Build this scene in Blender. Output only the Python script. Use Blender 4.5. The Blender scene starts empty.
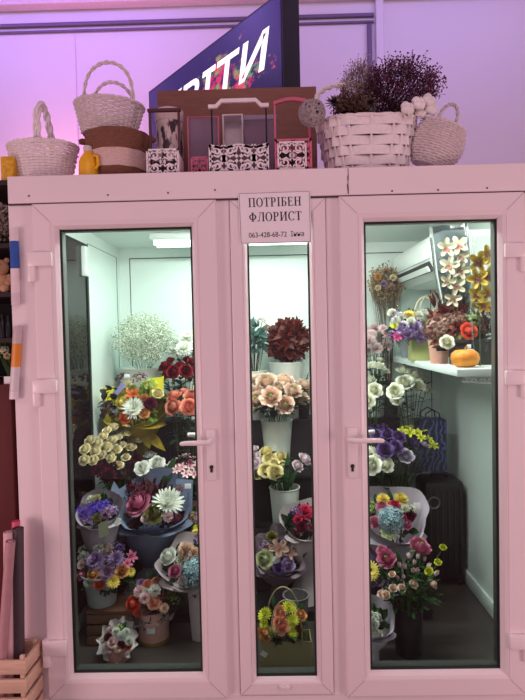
import bpy, bmesh, math, random
from mathutils import Vector, Matrix, Quaternion
random.seed(11)
PI = math.pi
SC = bpy.context.scene
COL = SC.collection
sin, cos = math.sin, math.cos
V = Vector

# ------------------------------------------------------------------ camera
F = 545.0
CAMP = V((0, -2.2, 1.52))
yaw, pit, rol = -0.01616, -0.03174, -0.02137
_f = V((sin(yaw)*cos(pit), cos(yaw)*cos(pit), sin(pit)))
_r = _f.cross(V((0, 0, 1))).normalized()
_u = _r.cross(_f)
CR = cos(rol)*_r + sin(rol)*_u
CU = -sin(rol)*_r + cos(rol)*_u
cam = bpy.data.cameras.new('camera')
camo = bpy.data.objects.new('camera', cam)
COL.objects.link(camo)
camo.matrix_world = Matrix(((CR.x, CU.x, -_f.x, CAMP.x), (CR.y, CU.y, -_f.y, CAMP.y), (CR.z, CU.z, -_f.z, CAMP.z), (0, 0, 0, 1)))
cam.sensor_fit = 'VERTICAL'
cam.sensor_height = 24
cam.lens = 24*F/700
cam.clip_start = 0.05
SC.camera = camo

def at(u, v, Y):
    """room point seen at (u, v) of the photograph on the plane y = Y (used to measure the place)"""
    d = _f + CR*((u-262.5)/F) + CU*((350-v)/F)
    t = (Y-CAMP.y)/d.y
    return CAMP + d*t
def atZ(u, v, Z):
    d = _f + CR*((u-262.5)/F) + CU*((350-v)/F)
    return CAMP + d*((Z-CAMP.z)/d.z)
def px(Y):            # metres per pixel at depth Y
    return (Y+2.2)/F

# ------------------------------------------------------------------ materials
def lin(h):
    if not isinstance(h, str): return tuple(h)+((1,) if len(h) == 3 else ())
    h = h.lstrip('#')
    c = [int(h[i:i+2], 16)/255 for i in (0, 2, 4)]
    return tuple((x/12.92 if x <= .04045 else ((x+.055)/1.055)**2.4) for x in c)+(1,)
MC = {}
def _new(name):
    m = bpy.data.materials.new(name); m.use_nodes = True
    nt = m.node_tree; b = nt.nodes['Principled BSDF']
    return m, nt, b
def mat(name, c, rough=.5, metal=0, var=.06, scale=40, bump=0, emit=None, es=0, spec=.5, stretch=None):
    if name in MC: return MC[name]
    m, nt, b = _new(name)
    b.inputs['Roughness'].default_value = rough
    b.inputs['Metallic'].default_value = metal
    b.inputs['Specular IOR Level'].default_value = spec
    tc = nt.nodes.new('ShaderNodeTexCoord'); n = nt.nodes.new('ShaderNodeTexNoise')
    n.inputs['Scale'].default_value = scale
    if stretch:
        mp = nt.nodes.new('ShaderNodeMapping'); mp.inputs['Scale'].default_value = stretch
        nt.links.new(tc.outputs['Object'], mp.inputs[0]); nt.links.new(mp.outputs[0], n.inputs['Vector'])
    else: nt.links.new(tc.outputs['Object'], n.inputs['Vector'])
    r = nt.nodes.new('ShaderNodeMapRange')
    r.inputs['To Min'].default_value = 1-var*2; r.inputs['To Max'].default_value = 1+var*2
    nt.links.new(n.outputs['Fac'], r.inputs['Value'])
    mx = nt.nodes.new('ShaderNodeMix'); mx.data_type = 'RGBA'; mx.blend_type = 'MULTIPLY'; mx.inputs[0].default_value = 1
    mx.inputs[6].default_value = lin(c)
    nt.links.new(r.outputs[0], mx.inputs[7]); nt.links.new(mx.outputs[2], b.inputs['Base Color'])
    if bump:
        bp = nt.nodes.new('ShaderNodeBump'); bp.inputs['Strength'].default_value = bump; bp.inputs['Distance'].default_value = .004
        nt.links.new(n.outputs['Fac'], bp.inputs['Height']); nt.links.new(bp.outputs[0], b.inputs['Normal'])
    if emit:
        b.inputs['Emission Color'].default_value = lin(emit); b.inputs['Emission Strength'].default_value = es
    MC[name] = m
    return m
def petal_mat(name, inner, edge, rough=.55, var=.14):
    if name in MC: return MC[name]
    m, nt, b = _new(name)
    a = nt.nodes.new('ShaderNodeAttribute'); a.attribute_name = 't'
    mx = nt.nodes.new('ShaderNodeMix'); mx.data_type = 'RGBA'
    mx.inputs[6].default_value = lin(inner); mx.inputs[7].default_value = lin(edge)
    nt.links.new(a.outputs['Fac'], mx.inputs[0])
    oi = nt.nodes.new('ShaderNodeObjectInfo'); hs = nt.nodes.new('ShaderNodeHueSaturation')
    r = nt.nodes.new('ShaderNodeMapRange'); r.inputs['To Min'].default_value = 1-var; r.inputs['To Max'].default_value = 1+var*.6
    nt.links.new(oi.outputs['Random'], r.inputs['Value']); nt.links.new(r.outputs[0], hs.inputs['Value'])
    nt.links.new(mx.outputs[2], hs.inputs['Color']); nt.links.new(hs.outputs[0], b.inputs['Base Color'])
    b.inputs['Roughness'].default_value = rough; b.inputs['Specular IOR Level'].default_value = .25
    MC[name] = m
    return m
def glass_mat(name, tint, refl=.5, haze=0, hazec='#ffffff', rough=.0, ior=1.45):
    if name in MC: return MC[name]
    m = bpy.data.materials.new(name); m.use_nodes = True; nt = m.node_tree
    for n in list(nt.nodes): nt.nodes.remove(n)
    out = nt.nodes.new('ShaderNodeOutputMaterial'); tr = nt.nodes.new('ShaderNodeBsdfTransparent'); gl = nt.nodes.new('ShaderNodeBsdfGlossy')
    tr.inputs[0].default_value = lin(tint); gl.inputs['Roughness'].default_value = rough
    fr = nt.nodes.new('ShaderNodeFresnel'); fr.inputs['IOR'].default_value = ior
    ml = nt.nodes.new('ShaderNodeMath'); ml.operation = 'MULTIPLY'; ml.inputs[1].default_value = refl
    nt.links.new(fr.outputs[0], ml.inputs[0])
    mix = nt.nodes.new('ShaderNodeMixShader'); nt.links.new(ml.outputs[0], mix.inputs[0])
    nt.links.new(tr.outputs[0], mix.inputs[1]); nt.links.new(gl.outputs[0], mix.inputs[2])
    last = mix
    if haze:
        df = nt.nodes.new('ShaderNodeBsdfDiffuse'); df.inputs[0].default_value = lin(hazec)
        m2 = nt.nodes.new('ShaderNodeMixShader'); m2.inputs[0].default_value = haze
        nt.links.new(mix.outputs[0], m2.inputs[1]); nt.links.new(df.outputs[0], m2.inputs[2]); last = m2
    nt.links.new(last.outputs[0], out.inputs[0]); MC[name] = m
    return m
def emis(name, c, s):
    if name in MC: return MC[name]
    m, nt, b = _new(name)
    b.inputs['Base Color'].default_value = lin(c); b.inputs['Emission Color'].default_value = lin(c); b.inputs['Emission Strength'].default_value = s
    MC[name] = m
    return m

PVC = mat('white_pvc', '#efe0e3', .32, var=.012, scale=6)
PVCIN = mat('white_panel', '#e0ece7', .35, var=.015, scale=4)
GASK = mat('black_gasket', '#101213', .6)
GLASS = glass_mat('door_glass', '#e2eeea', 1.5)
GREEN = petal_mat('leaf_green', '#16301a', '#2f5a2a', .5)
DKGREEN = petal_mat('leaf_dark', '#0d1c10', '#1d3a20', .45)
LTGREEN = petal_mat('leaf_light', '#4a6a28', '#86a845', .5)
STEM = mat('stem_green', '#3d5a2c', .6)
WINE = petal_mat('leaf_wine', '#220b0d', '#4d1a1c', .5)
BLACK = mat('black_plastic', '#121214', .4)
WHITEPOT = mat('white_pot', '#dfe6df', .35, var=.03)
TAG = mat('white_tag', '#f2f2f2', .6)

# ------------------------------------------------------------------ mesh builder
class MB:
    def __init__(s): s.v = []; s.f = []; s.t = []; s.m = []
    def add(s, vs, fs, ts=None, mi=0):
        o = len(s.v)
        s.v += [tuple(x) for x in vs]; s.t += list(ts) if ts else [0.5]*len(vs)
        s.f += [tuple(i+o for i in f) for f in fs]; s.m += [mi]*len(fs)
        return s
    def box(s, lo, hi, mi=0):
        x0, y0, z0 = lo; x1, y1, z1 = hi
        vs = [(x0,y0,z0),(x1,y0,z0),(x1,y1,z0),(x0,y1,z0),(x0,y0,z1),(x1,y0,z1),(x1,y1,z1),(x0,y1,z1)]
        return s.add(vs, [(0,3,2,1),(4,5,6,7),(0,1,5,4),(1,2,6,5),(2,3,7,6),(3,0,4,7)], mi=mi)
    def bbox(s, lo, hi, b=.004, mi=0):
        """box with chamfered edges"""
        bm = bmesh.new(); bmesh.ops.create_cube(bm, size=1)
        c = [(lo[i]+hi[i])/2 for i in range(3)]; d = [hi[i]-lo[i] for i in range(3)]
        for v in bm.verts: v.co = V((c[0]+v.co.x*d[0], c[1]+v.co.y*d[1], c[2]+v.co.z*d[2]))
        b = min(b, min(d)*.45)
        bmesh.ops.bevel(bm, geom=list(bm.edges), offset=b, segments=2, profile=.5, affect='EDGES')
        bm.verts.index_update()
        s.add([v.co.copy() for v in bm.verts], [[v.index for v in f.verts] for f in bm.faces], mi=mi); bm.free()
        return s
    def tube(s, pts, r, n=6, closed=False, mi=0, cap=True, flat=1.0):
        pts = [V(p) for p in pts]; N = len(pts)
        rs = r if isinstance(r, (list, tuple)) else [r]*N
        ref = None; vs = []; 
        for i, p in enumerate(pts):
            a = pts[(i-1) % N] if (closed or i > 0) else p
            b = pts[(i+1) % N] if (closed or i < N-1) else p
            t = (b-a)
            t = t.normalized() if t.length > 1e-9 else V((0, 0, 1))
            if ref is None:
                ref = t.orthogonal().normalized()
            ref = (ref - t*ref.dot(t))
            ref = ref.normalized() if ref.length > 1e-6 else t.orthogonal().normalized()
            w = t.cross(ref)
            for k in range(n):
                an = 2*PI*k/n
                vs.append(p+ref*cos(an)*rs[i]+w*sin(an)*rs[i]*flat)
        fs = []
        for i in range(N if closed else N-1):
            j = (i+1) % N
            for k in range(n):
                k2 = (k+1) % n
                fs.append((i*n+k, i*n+k2, j*n+k2, j*n+k))
        if cap and not closed:
            fs.append(tuple(range(n-1, -1, -1))); fs.append(tuple((N-1)*n+k for k in range(n)))
        return s.add(vs, fs, mi=mi)
    def lathe(s, prof, n=24, c=(0, 0, 0), ax=None, mi=0, sx=1, sy=1):
        vs = []; fs = []; M = len(prof)
        for (r, z) in prof:
            for k in range(n):
                a = 2*PI*k/n
                vs.append(V((c[0]+r*cos(a)*sx, c[1]+r*sin(a)*sy, c[2]+z)))
        for i in range(M-1):
            for k in range(n):
                k2 = (k+1) % n
                fs.append((i*n+k, i*n+k2, (i+1)*n+k2, (i+1)*n+k))
        if prof[0][0] > 1e-5: fs.append(tuple(range(n-1, -1, -1)))
        if prof[-1][0] > 1e-5: fs.append(tuple((M-1)*n+k for k in range(n)))
        return s.add(vs, fs, mi=mi)
    def ball(s, c, r, n=8, m=5, mi=0, t=.7):
        vs = [V(c)+V((0, 0, -r))]; fs = []
        for i in range(1, m):
            ph = -PI/2+PI*i/m
            for k in range(n):
                a = 2*PI*k/n; vs.append(V(c)+V((cos(ph)*cos(a), cos(ph)*sin(a), sin(ph)))*r)
        vs.append(V(c)+V((0, 0, r)))
        for k in range(n):
            k2 = (k+1) % n
            fs.append((0, 1+k2, 1+k))
            for i in range(m-2): fs.append((1+i*n+k, 1+i*n+k2, 1+(i+1)*n+k2, 1+(i+1)*n+k))
            fs.append((len(vs)-1, 1+(m-2)*n+k, 1+(m-2)*n+k2))
        return s.add(vs, fs, [t]*len(vs), mi=mi)
    def leaf(s, base, d, up, L, W, bend=.3, mi=0, seg=4, fold=.25):
        d = V(d).normalized(); side = d.cross(V(up))
        side = side.normalized() if side.length > 1e-6 else d.orthogonal().normalized()
        nn = side.cross(d); vs = []; ts = []; fs = []
        for i in range(seg+1):
            q = i/seg; w = W*sin(PI*min(1, .08+.92*q))**.8*(1-.25*q) if i < seg else 0.0
            c = V(base)+d*L*q - nn*bend*L*q*q
            vs += [c-side*w+nn*w*fold, c, c+side*w+nn*w*fold]; ts += [q, q*.6, q]
        for i in range(seg):
            a = i*3
            fs += [(a, a+1, a+4, a+3), (a+1, a+2, a+5, a+4)]
        return s.add(vs, fs, ts, mi)
    def ribbon(s, pts, w, th, nrm=V((0, -1, 0)), closed=False, mi=0):
        """flat strip of width w following pts, thickness th along nrm"""
        pts = [V(p) for p in pts]; N = len(pts); nrm = V(nrm); vs = []; fs = []
        for i, p in enumerate(pts):
            a = pts[(i-1) % N] if (closed or i > 0) else p
            b = pts[(i+1) % N] if (closed or i < N-1) else p
            t = (b-a); t = t.normalized() if t.length > 1e-9 else V((1, 0, 0)); sd = t.cross(nrm).normalized()*(w/2 if not isinstance(w, (list, tuple)) else w[i]/2)
            vs += [p-sd, p+sd, p+sd+nrm*th, p-sd+nrm*th]
        for i in range(N if closed else N-1):
            a = i*4; b = ((i+1) % N)*4
            for k in range(4):
                k2 = (k+1) % 4; fs.append((a+k, b+k, b+k2, a+k2))
        if not closed: fs += [(0, 1, 2, 3), ((N-1)*4+3, (N-1)*4+2, (N-1)*4+1, (N-1)*4)]
        return s.add(vs, fs, mi=mi)
    def mesh(s, name, mats, smooth=True):
        me = bpy.data.meshes.new(name); me.from_pydata(s.v, [], s.f)
        for m in (mats if isinstance(mats, (list, tuple)) else [mats]): me.materials.append(m)
        if len(set(s.m)) > 1: me.polygons.foreach_set('material_index', s.m)
        a = me.attributes.new('t', 'FLOAT', 'POINT'); a.data.foreach_set('value', s.t)
        me.validate(); me.update()
        if smooth:
            me.polygons.foreach_set('use_smooth', [True]*len(me.polygons))
            try: me.set_sharp_from_angle(angle=.7)
            except Exception: pass
        return me
    def obj(s, name, mats, parent=None, smooth=True, loc=None):
        """vertices are in room space; the object's origin goes to loc (or the parent's place)"""
        o = bpy.data.objects.new(name, None if not s.v else s.mesh(name, mats, smooth)); COL.objects.link(o)
        if parent is not None:
            o.parent = parent; org = world_loc(parent)
            o.data.transform(Matrix.Translation(-org))
        elif loc is not None:
            o.data.transform(Matrix.Translation(-V(loc))); o.location = loc
        return o
WL = {}
def world_loc(o):
    p = V((0, 0, 0))
    while o is not None:
        p += o.location; o = o.parent
    return p
def tag(o, label, cat, group=None):
    o['label'] = label; o['category'] = cat
    if group: o['group'] = group
    return o
def thing(name, label, cat, loc, group=None):
    o = bpy.data.objects.new(name, None); COL.objects.link(o); o.location = V(loc); o.empty_display_size = .02
    return tag(o, label, cat, group)
def struct(o): o['kind'] = 'structure'; return o
def inst(name, me, parent, P, s=1.0, q=None):
    """a part that shares a mesh: P in room space"""
    o = bpy.data.objects.new(name, me); COL.objects.link(o); o.parent = parent
    o.location = V(P)-world_loc(parent); o.scale = (s, s, s) if not isinstance(s, (tuple, list)) else s
    if q: o.rotation_mode = 'QUATERNION'; o.rotation_quaternion = q
    return o
def face(d, spin=None):
    q = V(d).normalized().to_track_quat('Z', 'Y')
    return q @ Quaternion((0, 0, 1), random.uniform(0, 2*PI) if spin is None else spin)

# ------------------------------------------------------------------ flowers (radius 1, looking along +Z)
def petals(mb, layers, rows=5, cols=5, seed=1, wav=.0, mi=0):
    """layers: (count, radius, height, half-width angle, flare, base z)"""
    rd = random.Random(seed)
    for li, (n, R, H, w, fl, zb) in enumerate(layers):
        ph = rd.uniform(0, 6.28)
        for k in range(n):
            a0 = ph+2*PI*k/n+rd.uniform(-.12, .12); rr = R*rd.uniform(.93, 1.05); hh = H*rd.uniform(.93, 1.06); vs = []; ts = []; fs = []
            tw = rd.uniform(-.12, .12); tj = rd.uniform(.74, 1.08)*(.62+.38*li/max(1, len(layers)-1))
            for i in range(rows):
                b = i/(rows-1)
                for j in range(cols):
                    a = -1+2*j/(cols-1)
                    wid = w*(.35+.65*sin(PI*(.1+.62*b)))
                    if i == rows-1: wid *= .72
                    ang = a0+a*wid+tw*b
                    r = rr*(b**.55)*(1+fl*b**3)*(1-.07*a*a*b) + (.05*R*a*b)
                    z = zb+hh*(b-(.5*max(fl, 0)*b**4)) - .13*hh*a*a*b + wav*sin(a*5+k)*b*b
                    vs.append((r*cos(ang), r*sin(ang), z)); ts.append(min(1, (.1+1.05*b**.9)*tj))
            for i in range(rows-1):
                for j in range(cols-1):
                    p = i*cols+j; fs.append((p, p+1, p+cols+1, p+cols))
            mb.add(vs, fs, ts, mi)
def strap(mb, az, el, L, W, curl, b0=.05, mi=0, z0=0, seg=4):
    """a narrow petal"""
    d = V((cos(az)*cos(el), sin(az)*cos(el), sin(el))); up = V((-cos(az)*sin(el), -sin(az)*sin(el), cos(el))); sd = V((-sin(az), cos(az), 0))
    vs = []; ts = []; fs = []
    for i in range(seg+1):
        q = i/seg; w = W*(.55+.45*sin(PI*(.2+.6*q)))*(1 if i < seg else .45)
        c = V((0, 0, z0))+d*(b0+L*q)+up*curl*L*q*q
        vs += [c-sd*w+up*w*.4, c-up*w*.15, c+sd*w+up*w*.4]; ts += [q, q*.8, q]
    for i in range(seg):
        a = i*3; fs += [(a, a+1, a+4, a+3), (a+1, a+2, a+5, a+4)]
    mb.add(vs, fs, ts, mi)
def fl_rose():
    mb = MB()
    petals(mb, [(3,.34,1.0,1.3,-.62,-.3),(3,.46,1.02,1.25,-.45,-.34),(4,.58,1.0,1.1,-.32,-.38),(5,.70,.93,.95,-.2,-.42),(5,.80,.85,.9,-.08,-.46),(6,.86,.74,.8,.08,-.5),(6,.88,.58,.72,.25,-.52)], rows=7, seed=3)
    for k in range(5): strap(mb, k*1.256, -.5, .6, .12, -.2, .05, 1, -.4)
    return mb
def fl_garden():
    mb = MB()
    petals(mb, [(5,.30,.76,1.0,-.4,-.2),(6,.42,.80,.8,-.3,-.24),(8,.54,.80,.62,-.22,-.28),(9,.66,.76,.55,-.12,-.32),(9,.77,.72,.5,-.05,-.36),(10,.86,.68,.46,.02,-.4),(9,.90,.6,.42,.08,-.42)], rows=6, seed=7, wav=.05)
    mb.ball((0, 0, .42), .16, 7, 4, 1, 1)
    for k in range(5): strap(mb, k*1.256, -.3, .6, .12, -.3, .05, 1, -.35)
    return mb
def fl_lisi():
    mb = MB()
    petals(mb, [(3,.36,.94,1.3,-.52,-.35),(4,.52,.95,1.1,-.33,-.4),(5,.67,.90,.95,-.14,-.44),(5,.78,.86,.85,.08,-.48),(6,.86,.66,.75,.28,-.5)], rows=7, seed=5, wav=.07)
    for k in range(5): strap(mb, k*1.256+.3, -.6, .6, .07, .1, .05, 1, -.35)
    return mb
def fl_mum(n=5, W=.085, curl=.35, cen=.0):
    mb = MB(); rd = random.Random(9)
    for li in range(n):
        q = li/(n-1); cnt = int(8+16*q)
        for k in range(cnt):
            strap(mb, 2*PI*k/cnt+li*.4+rd.uniform(-.08, .08), PI/2*(1-q)*.92-.12*q, .55+.42*q*rd.uniform(.85, 1.08), W, curl*(.6+.6*(1-q)), .05, 0, -.1)
    return mb
def fl_gerb():
    mb = MB()
    for li, (c, el, L) in enumerate([(22, .06, .95), (20, .22, .85), (16, .4, .55)]):
        for k in range(c): strap(mb, 2*PI*k/c+li*.15, el, L, .1, -.08, .12)
    mb.ball((0, 0, .05), .2, 10, 5, 1, 1)
    return mb
def fl_daisy():
    mb = MB()
    for li, (c, el, L) in enumerate([(16, .0, .95), (15, .25, .85), (12, .55, .7), (8, .9, .5)]):
        for k in range(c): strap(mb, 2*PI*k/c+li*.2, el, L, .12, .1, .06)
    mb.ball((0, 0, .3), .16, 8, 4, 1, 1)
    return mb
def fl_hydr():
    mb = MB(); rd = random.Random(2); n = 60
    for i in range(n):
        z = 1-1.25*(i+.5)/n; a = i*2.39996; r = math.sqrt(max(0, 1-z*z)); P = V((r*cos(a), r*sin(a), z))*rd.uniform(.8, .9)
        q = face(P+V((rd.uniform(-.3,.3), rd.uniform(-.3,.3), .1)), rd.uniform(0, 6)); tv = rd.random()
        for k in range(4):
            an = k*PI/2; L = .2
            pts = [V((0, 0, 0)), V((cos(an-.5)*L*.8, sin(an-.5)*L*.8, .03)), V((cos(an)*L*1.1, sin(an)*L*1.1, .0)), V((cos(an+.5)*L*.8, sin(an+.5)*L*.8, .03))]
            mb.add([P+q@p for p in pts], [(0, 1, 2, 3)], [tv*.6, tv, tv, tv])
    mb.ball((0, 0, 0), .62, 10, 6, 1, 0)
    return mb
def fl_carn():
    mb = MB(); rd = random.Random(4)
    for i in range(34):
        z = 1-1.1*(i+.5)/34; a = i*2.39996; r = math.sqrt(max(0, 1-z*z)); D = V((r*cos(a), r*sin(a), z)).normalized(); q = face(D, rd.uniform(0, 6))
        vs = [V((0, 0, -.1))]; ts = [0]; n = 6
        for j in range(n+1):
            an = (j/n-.5)*2.2; L = rd.uniform(.85, 1.0) if j % 2 else .78
            b = q@V((sin(an)*.42, .18*sin(j*2.1), 0)); vs.append(D*L*.92+b); ts.append(1 if j % 2 else .75)
        mb.add(vs, [(0, j+1, j+2) for j in range(n)], ts)
    return mb
def fl_lily():
    mb = MB()
    for k in range(6): strap(mb, k*PI/3, .5 if k % 2 else .65, .95, .26 if k % 2 else .2, -.25, .05)
    for k in range(5): strap(mb, k*1.25, 1.2, .6, .03, -.2, .02, 1)
    return mb
def fl_orchid():
    mb = MB()
    for k in range(5):
        strap(mb, PI/2+k*2*PI/5, .15, .95, .3 if k in (1, 4) else .24, .12, .04, seg=5)
    for k in range(3): strap(mb, -PI/2+(k-1)*.6, .55, .45, .17, -.35, .02, 1)
    mb.ball((0, 0, .15), .1, 6, 4, 1, .9)
    return mb
def fl_bud():
    mb = MB()
    petals(mb, [(3,.42,1.5,1.1,-.45,-.6),(3,.5,1.35,1.0,-.3,-.62)], seed=6)
    for k in range(4): strap(mb, k*1.57, .7, .5, .12, .5, .1, 1, -.65)
    return mb
def fl_stat():
    mb = MB(); rd = random.Random(8)
    for i in range(55):
        a = rd.uniform(0, 6.28); r = math.sqrt(rd.random()); P = V((r*cos(a), r*sin(a), .5*(1-r*r)+rd.uniform(-.15, .15))); q = face(P+V((0, 0, .8)), rd.uniform(0, 6)); tv = rd.random()
        for k in range(5):
            an = k*1.2566; L = .16
            mb.add([P, P+q@V((cos(an-.45)*L, sin(an-.45)*L, .04)), P+q@V((cos(an+.45)*L, sin(an+.45)*L, .04))], [(0, 1, 2)], [tv*.5, tv, tv])
    return mb
def fl_cotton():
    mb = MB()
    for k in range(4): mb.ball((cos(k*1.57+.4)*.42, sin(k*1.57+.4)*.42, .1), .56, 10, 7)
    for k in range(5): strap(mb, k*1.256, -.2, .8, .16, .2, .1, 1, -.25)
    return mb
def fl_thistle():
    mb = MB(); rd = random.Random(3)
    for i in range(70):
        el = rd.uniform(.1, 1.5); strap(mb, rd.uniform(0, 6.28), el, .55, .05, .1, .1, 0, 0, 2)
    for k in range(14): strap(mb, k*.449, .05, 1.0, .07, .12, .15, 1, -.05, 3)
    return mb
KIND = dict(rose=fl_rose, garden=fl_garden, lisi=fl_lisi, mum=fl_mum, gerb=fl_gerb, daisy=fl_daisy, hydr=fl_hydr, carn=fl_carn, lily=fl_lily, orchid=fl_orchid, bud=fl_bud, stat=fl_stat, cotton=fl_cotton, thistle=fl_thistle)
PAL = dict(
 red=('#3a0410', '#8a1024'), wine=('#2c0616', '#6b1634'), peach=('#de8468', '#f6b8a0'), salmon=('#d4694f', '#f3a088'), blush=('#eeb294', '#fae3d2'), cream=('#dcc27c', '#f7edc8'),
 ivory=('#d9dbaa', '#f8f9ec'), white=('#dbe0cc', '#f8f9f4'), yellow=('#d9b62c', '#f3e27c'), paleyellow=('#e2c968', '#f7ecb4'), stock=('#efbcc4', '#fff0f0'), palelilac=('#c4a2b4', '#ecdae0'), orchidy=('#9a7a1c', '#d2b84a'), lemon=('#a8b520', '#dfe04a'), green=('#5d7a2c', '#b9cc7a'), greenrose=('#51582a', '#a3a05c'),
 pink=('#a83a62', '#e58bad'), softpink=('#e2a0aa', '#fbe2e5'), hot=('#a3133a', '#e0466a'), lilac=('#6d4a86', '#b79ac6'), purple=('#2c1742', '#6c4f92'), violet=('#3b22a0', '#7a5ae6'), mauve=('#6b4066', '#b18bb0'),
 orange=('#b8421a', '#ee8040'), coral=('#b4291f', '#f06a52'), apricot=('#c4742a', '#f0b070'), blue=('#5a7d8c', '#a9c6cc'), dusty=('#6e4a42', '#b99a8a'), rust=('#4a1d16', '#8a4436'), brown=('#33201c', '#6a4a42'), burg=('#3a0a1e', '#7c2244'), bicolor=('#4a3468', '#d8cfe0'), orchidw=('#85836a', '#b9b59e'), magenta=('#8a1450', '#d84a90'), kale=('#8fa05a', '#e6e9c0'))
FM = {}
CENT = dict(gerb='#4a3a14', daisy='#b0a020', garden='#6d8c2c', hydr='#4c6670', orchid='#8a5a52', lily='#8a5a20', thistle='#5a4632', cotton='#4a3426')
def flower(kind, colr):
    k = (kind, colr)
    if k not in FM:
        if ('base', kind) not in FM:
            q = KIND[kind](); R = max(math.hypot(p[0], p[1]) for p in q.v)
            R = sorted(math.hypot(p[0], p[1]) for p in q.v)[int(len(q.v)*.97)] if kind != 'bud' else 1.0
            q.v = [(p[0]/R, p[1]/R, p[2]/R) for p in q.v]; FM[('base', kind)] = q
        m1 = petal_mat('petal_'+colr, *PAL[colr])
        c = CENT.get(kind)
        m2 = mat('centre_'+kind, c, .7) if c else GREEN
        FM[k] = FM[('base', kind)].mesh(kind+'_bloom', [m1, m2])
    return FM[k]
BN = dict(rose='rose_bloom', garden='garden_rose_bloom', lisi='lisianthus_bloom', mum='chrysanthemum_bloom', gerb='gerbera_bloom', daisy='daisy_bloom', hydr='hydrangea_bloom', carn='carnation_bloom', lily='lily_bloom', orchid='orchid_bloom', bud='flower_bud', stat='statice_sprig', cotton='cotton_boll', thistle='thistle_head')
def sub(a, b, k): return a+(b-a)*k
# ------------------------------------------------------------------ arranging flowers
NV = V((0, -.72, .69)).normalized()
NW = V((0, -.36, .93)).normalized()
def paper_mat(n, c, tr=0): return mat('paper_'+n, c, .6, var=.07, scale=9, bump=.15)
def wrap(mb, B, neck, C, R, n=NV, amp=.07, m=7, back=.25, r0=.05, rn=.03, segs=72, seed=0, lip=.16, full=1.0, arc=None, slope=0, grow=1.0):
    rd = random.Random(seed); p1, p2, p3 = rd.uniform(0, 6), rd.uniform(0, 6), rd.uniform(0, 6)
    rings = [(B, r0, 0), (sub(B, neck, .5), sub(r0, rn, .6), 0), (neck, rn, .15), (sub(neck, C, .35), sub(rn, R, .5), .6), (sub(neck, C, .7), sub(rn, R, .82), .9), (C, R, 1), (C+n*R*lip, R*1.1, 1.0), (C+n*R*lip*1.7, R*1.17, 1.0)]
    vs = []; fs = []; Z = V((0, 0, 1))
    for i, (c, r, k) in enumerate(rings):
        ax = (Z*(1-k)+n*k).normalized(); e1 = V((1, 0, 0)); e2 = ax.cross(e1).normalized()
        w = max(0, (i-2)/5)
        w0 = .5 if i < 2 else 0
        for j in range(segs):
            a = 2*PI*j/segs if not arc else sub(arc[0], arc[1], j/(segs-1))
            ru = 1+amp*(w*w+w0)*(sin(m*a+p1)+.6*sin((m*2-3)*a+p2))+.04*w*sin(3*a+p3)
            off = R*w**3*(back*sin(a)+.8*amp*sin((m-2)*a+p2)*w+.16*abs(sin(2*a+p3))**3)
            ru += .012*w0*0+.016*min(1, w*3)*(abs((a*11/PI+p1) % 2-1)*2-1)*(1 if i > 2 else .5)
            if arc: off = R*w**2*slope*(a-(arc[0]+arc[1])/2); ru = grow*(1+.03*w*sin(5*a+p1))+.010*(abs((a*9/PI+p1) % 2-1)*2-1)
            vs.append(c+(e1*cos(a)+e2*sin(a))*r*ru+ax*off)
    for i in range(len(rings)-1):
        for j in range(segs-1 if arc else segs):
            j2 = (j+1) % segs; fs.append((i*segs+j, i*segs+j2, (i+1)*segs+j2, (i+1)*segs+j))
    mb.add(vs, fs, [i/len(rings) for i in range(len(rings)) for _ in range(segs)])
    return mb
def clampv(mb, zb):
    if mb.v[0][2] > 2.12: return
    mb.v = [(min(max(x, -.985), 1.108), min(max(y, .10), 1.422), max(z, zb+.002)) if x > -1.05 else (x, y, max(z, zb+.002)) for x, y, z in mb.v]
GH = {}
CELL = .03
def gcells(p, r):
    lo = [int(math.floor((p[i]-r)/CELL)) for i in range(3)]; hi = [int(math.floor((p[i]+r)/CELL)) for i in range(3)]
    return [(a, b_, c) for a in range(lo[0], hi[0]+1) for b_ in range(lo[1], hi[1]+1) for c in range(lo[2], hi[2]+1)]
def gadd(p, r, ow):
    for k in gcells(p, r): GH.setdefault(k, []).append((p, r, ow))
def ghit(p, r, ow):
    for k in gcells(p, r):
        for (q, s, o) in GH.get(k, ()):
            if o != ow and (q-p).length < r+s: return True
    return False
def scatter_leaves(mb, C, R, n, cnt, L, W, seed, n0=NV, deep=.35, spread=1.0):
    rd = random.Random(seed); e1 = V((1, 0, 0)); e2 = n0.cross(e1).normalized()
    for i in range(cnt):
        a = rd.uniform(0, 6.28); q = math.sqrt(rd.random())*spread
        rad = e1*cos(a)+e2*sin(a)
        P = C+rad*R*q*.85-n0*R*deep*rd.uniform(.3, 1.2)
        d = rad*q*1.1+n0*.7+V((rd.uniform(-.4, .4), rd.uniform(-.4, .4), rd.uniform(-.2, .5)))
        mb.leaf(P, d, n0+V((rd.uniform(-.6, .6), 0, rd.uniform(-.6, .6))), L*rd.uniform(.6, 1.25), W*rd.uniform(.6, 1.2), rd.uniform(-.1, .5))
def bloom_at(c, Y, R, Rpx, u, v, tilt=.55, dome=.4, extra=0):
    q = min(1.2, ((u-c[0])**2+(v-c[1])**2)/(Rpx*Rpx))
    return at(u, v, Y+tilt*R*(c[1]-v)/Rpx-dome*R*(1-q)+extra)
def blooms_on(t, C, c, Y, R, Rpx, blooms, tilt=.55, dome=.4, n0=NV):
    for b in blooms:
        kind, colr, u, v, r = b[:5]
        P = bloom_at(c, Y, R, Rpx, u, v, tilt, dome, b[5] if len(b) > 5 else 0)
        d = n0+(P-C)*(.75/R)+V((random.uniform(-.12, .12), 0, random.uniform(-.12, .12)))
        s = r*px(P.y)*1.09
        inst(BN[kind], flower(kind, colr), t, P, s, face(d))
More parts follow.
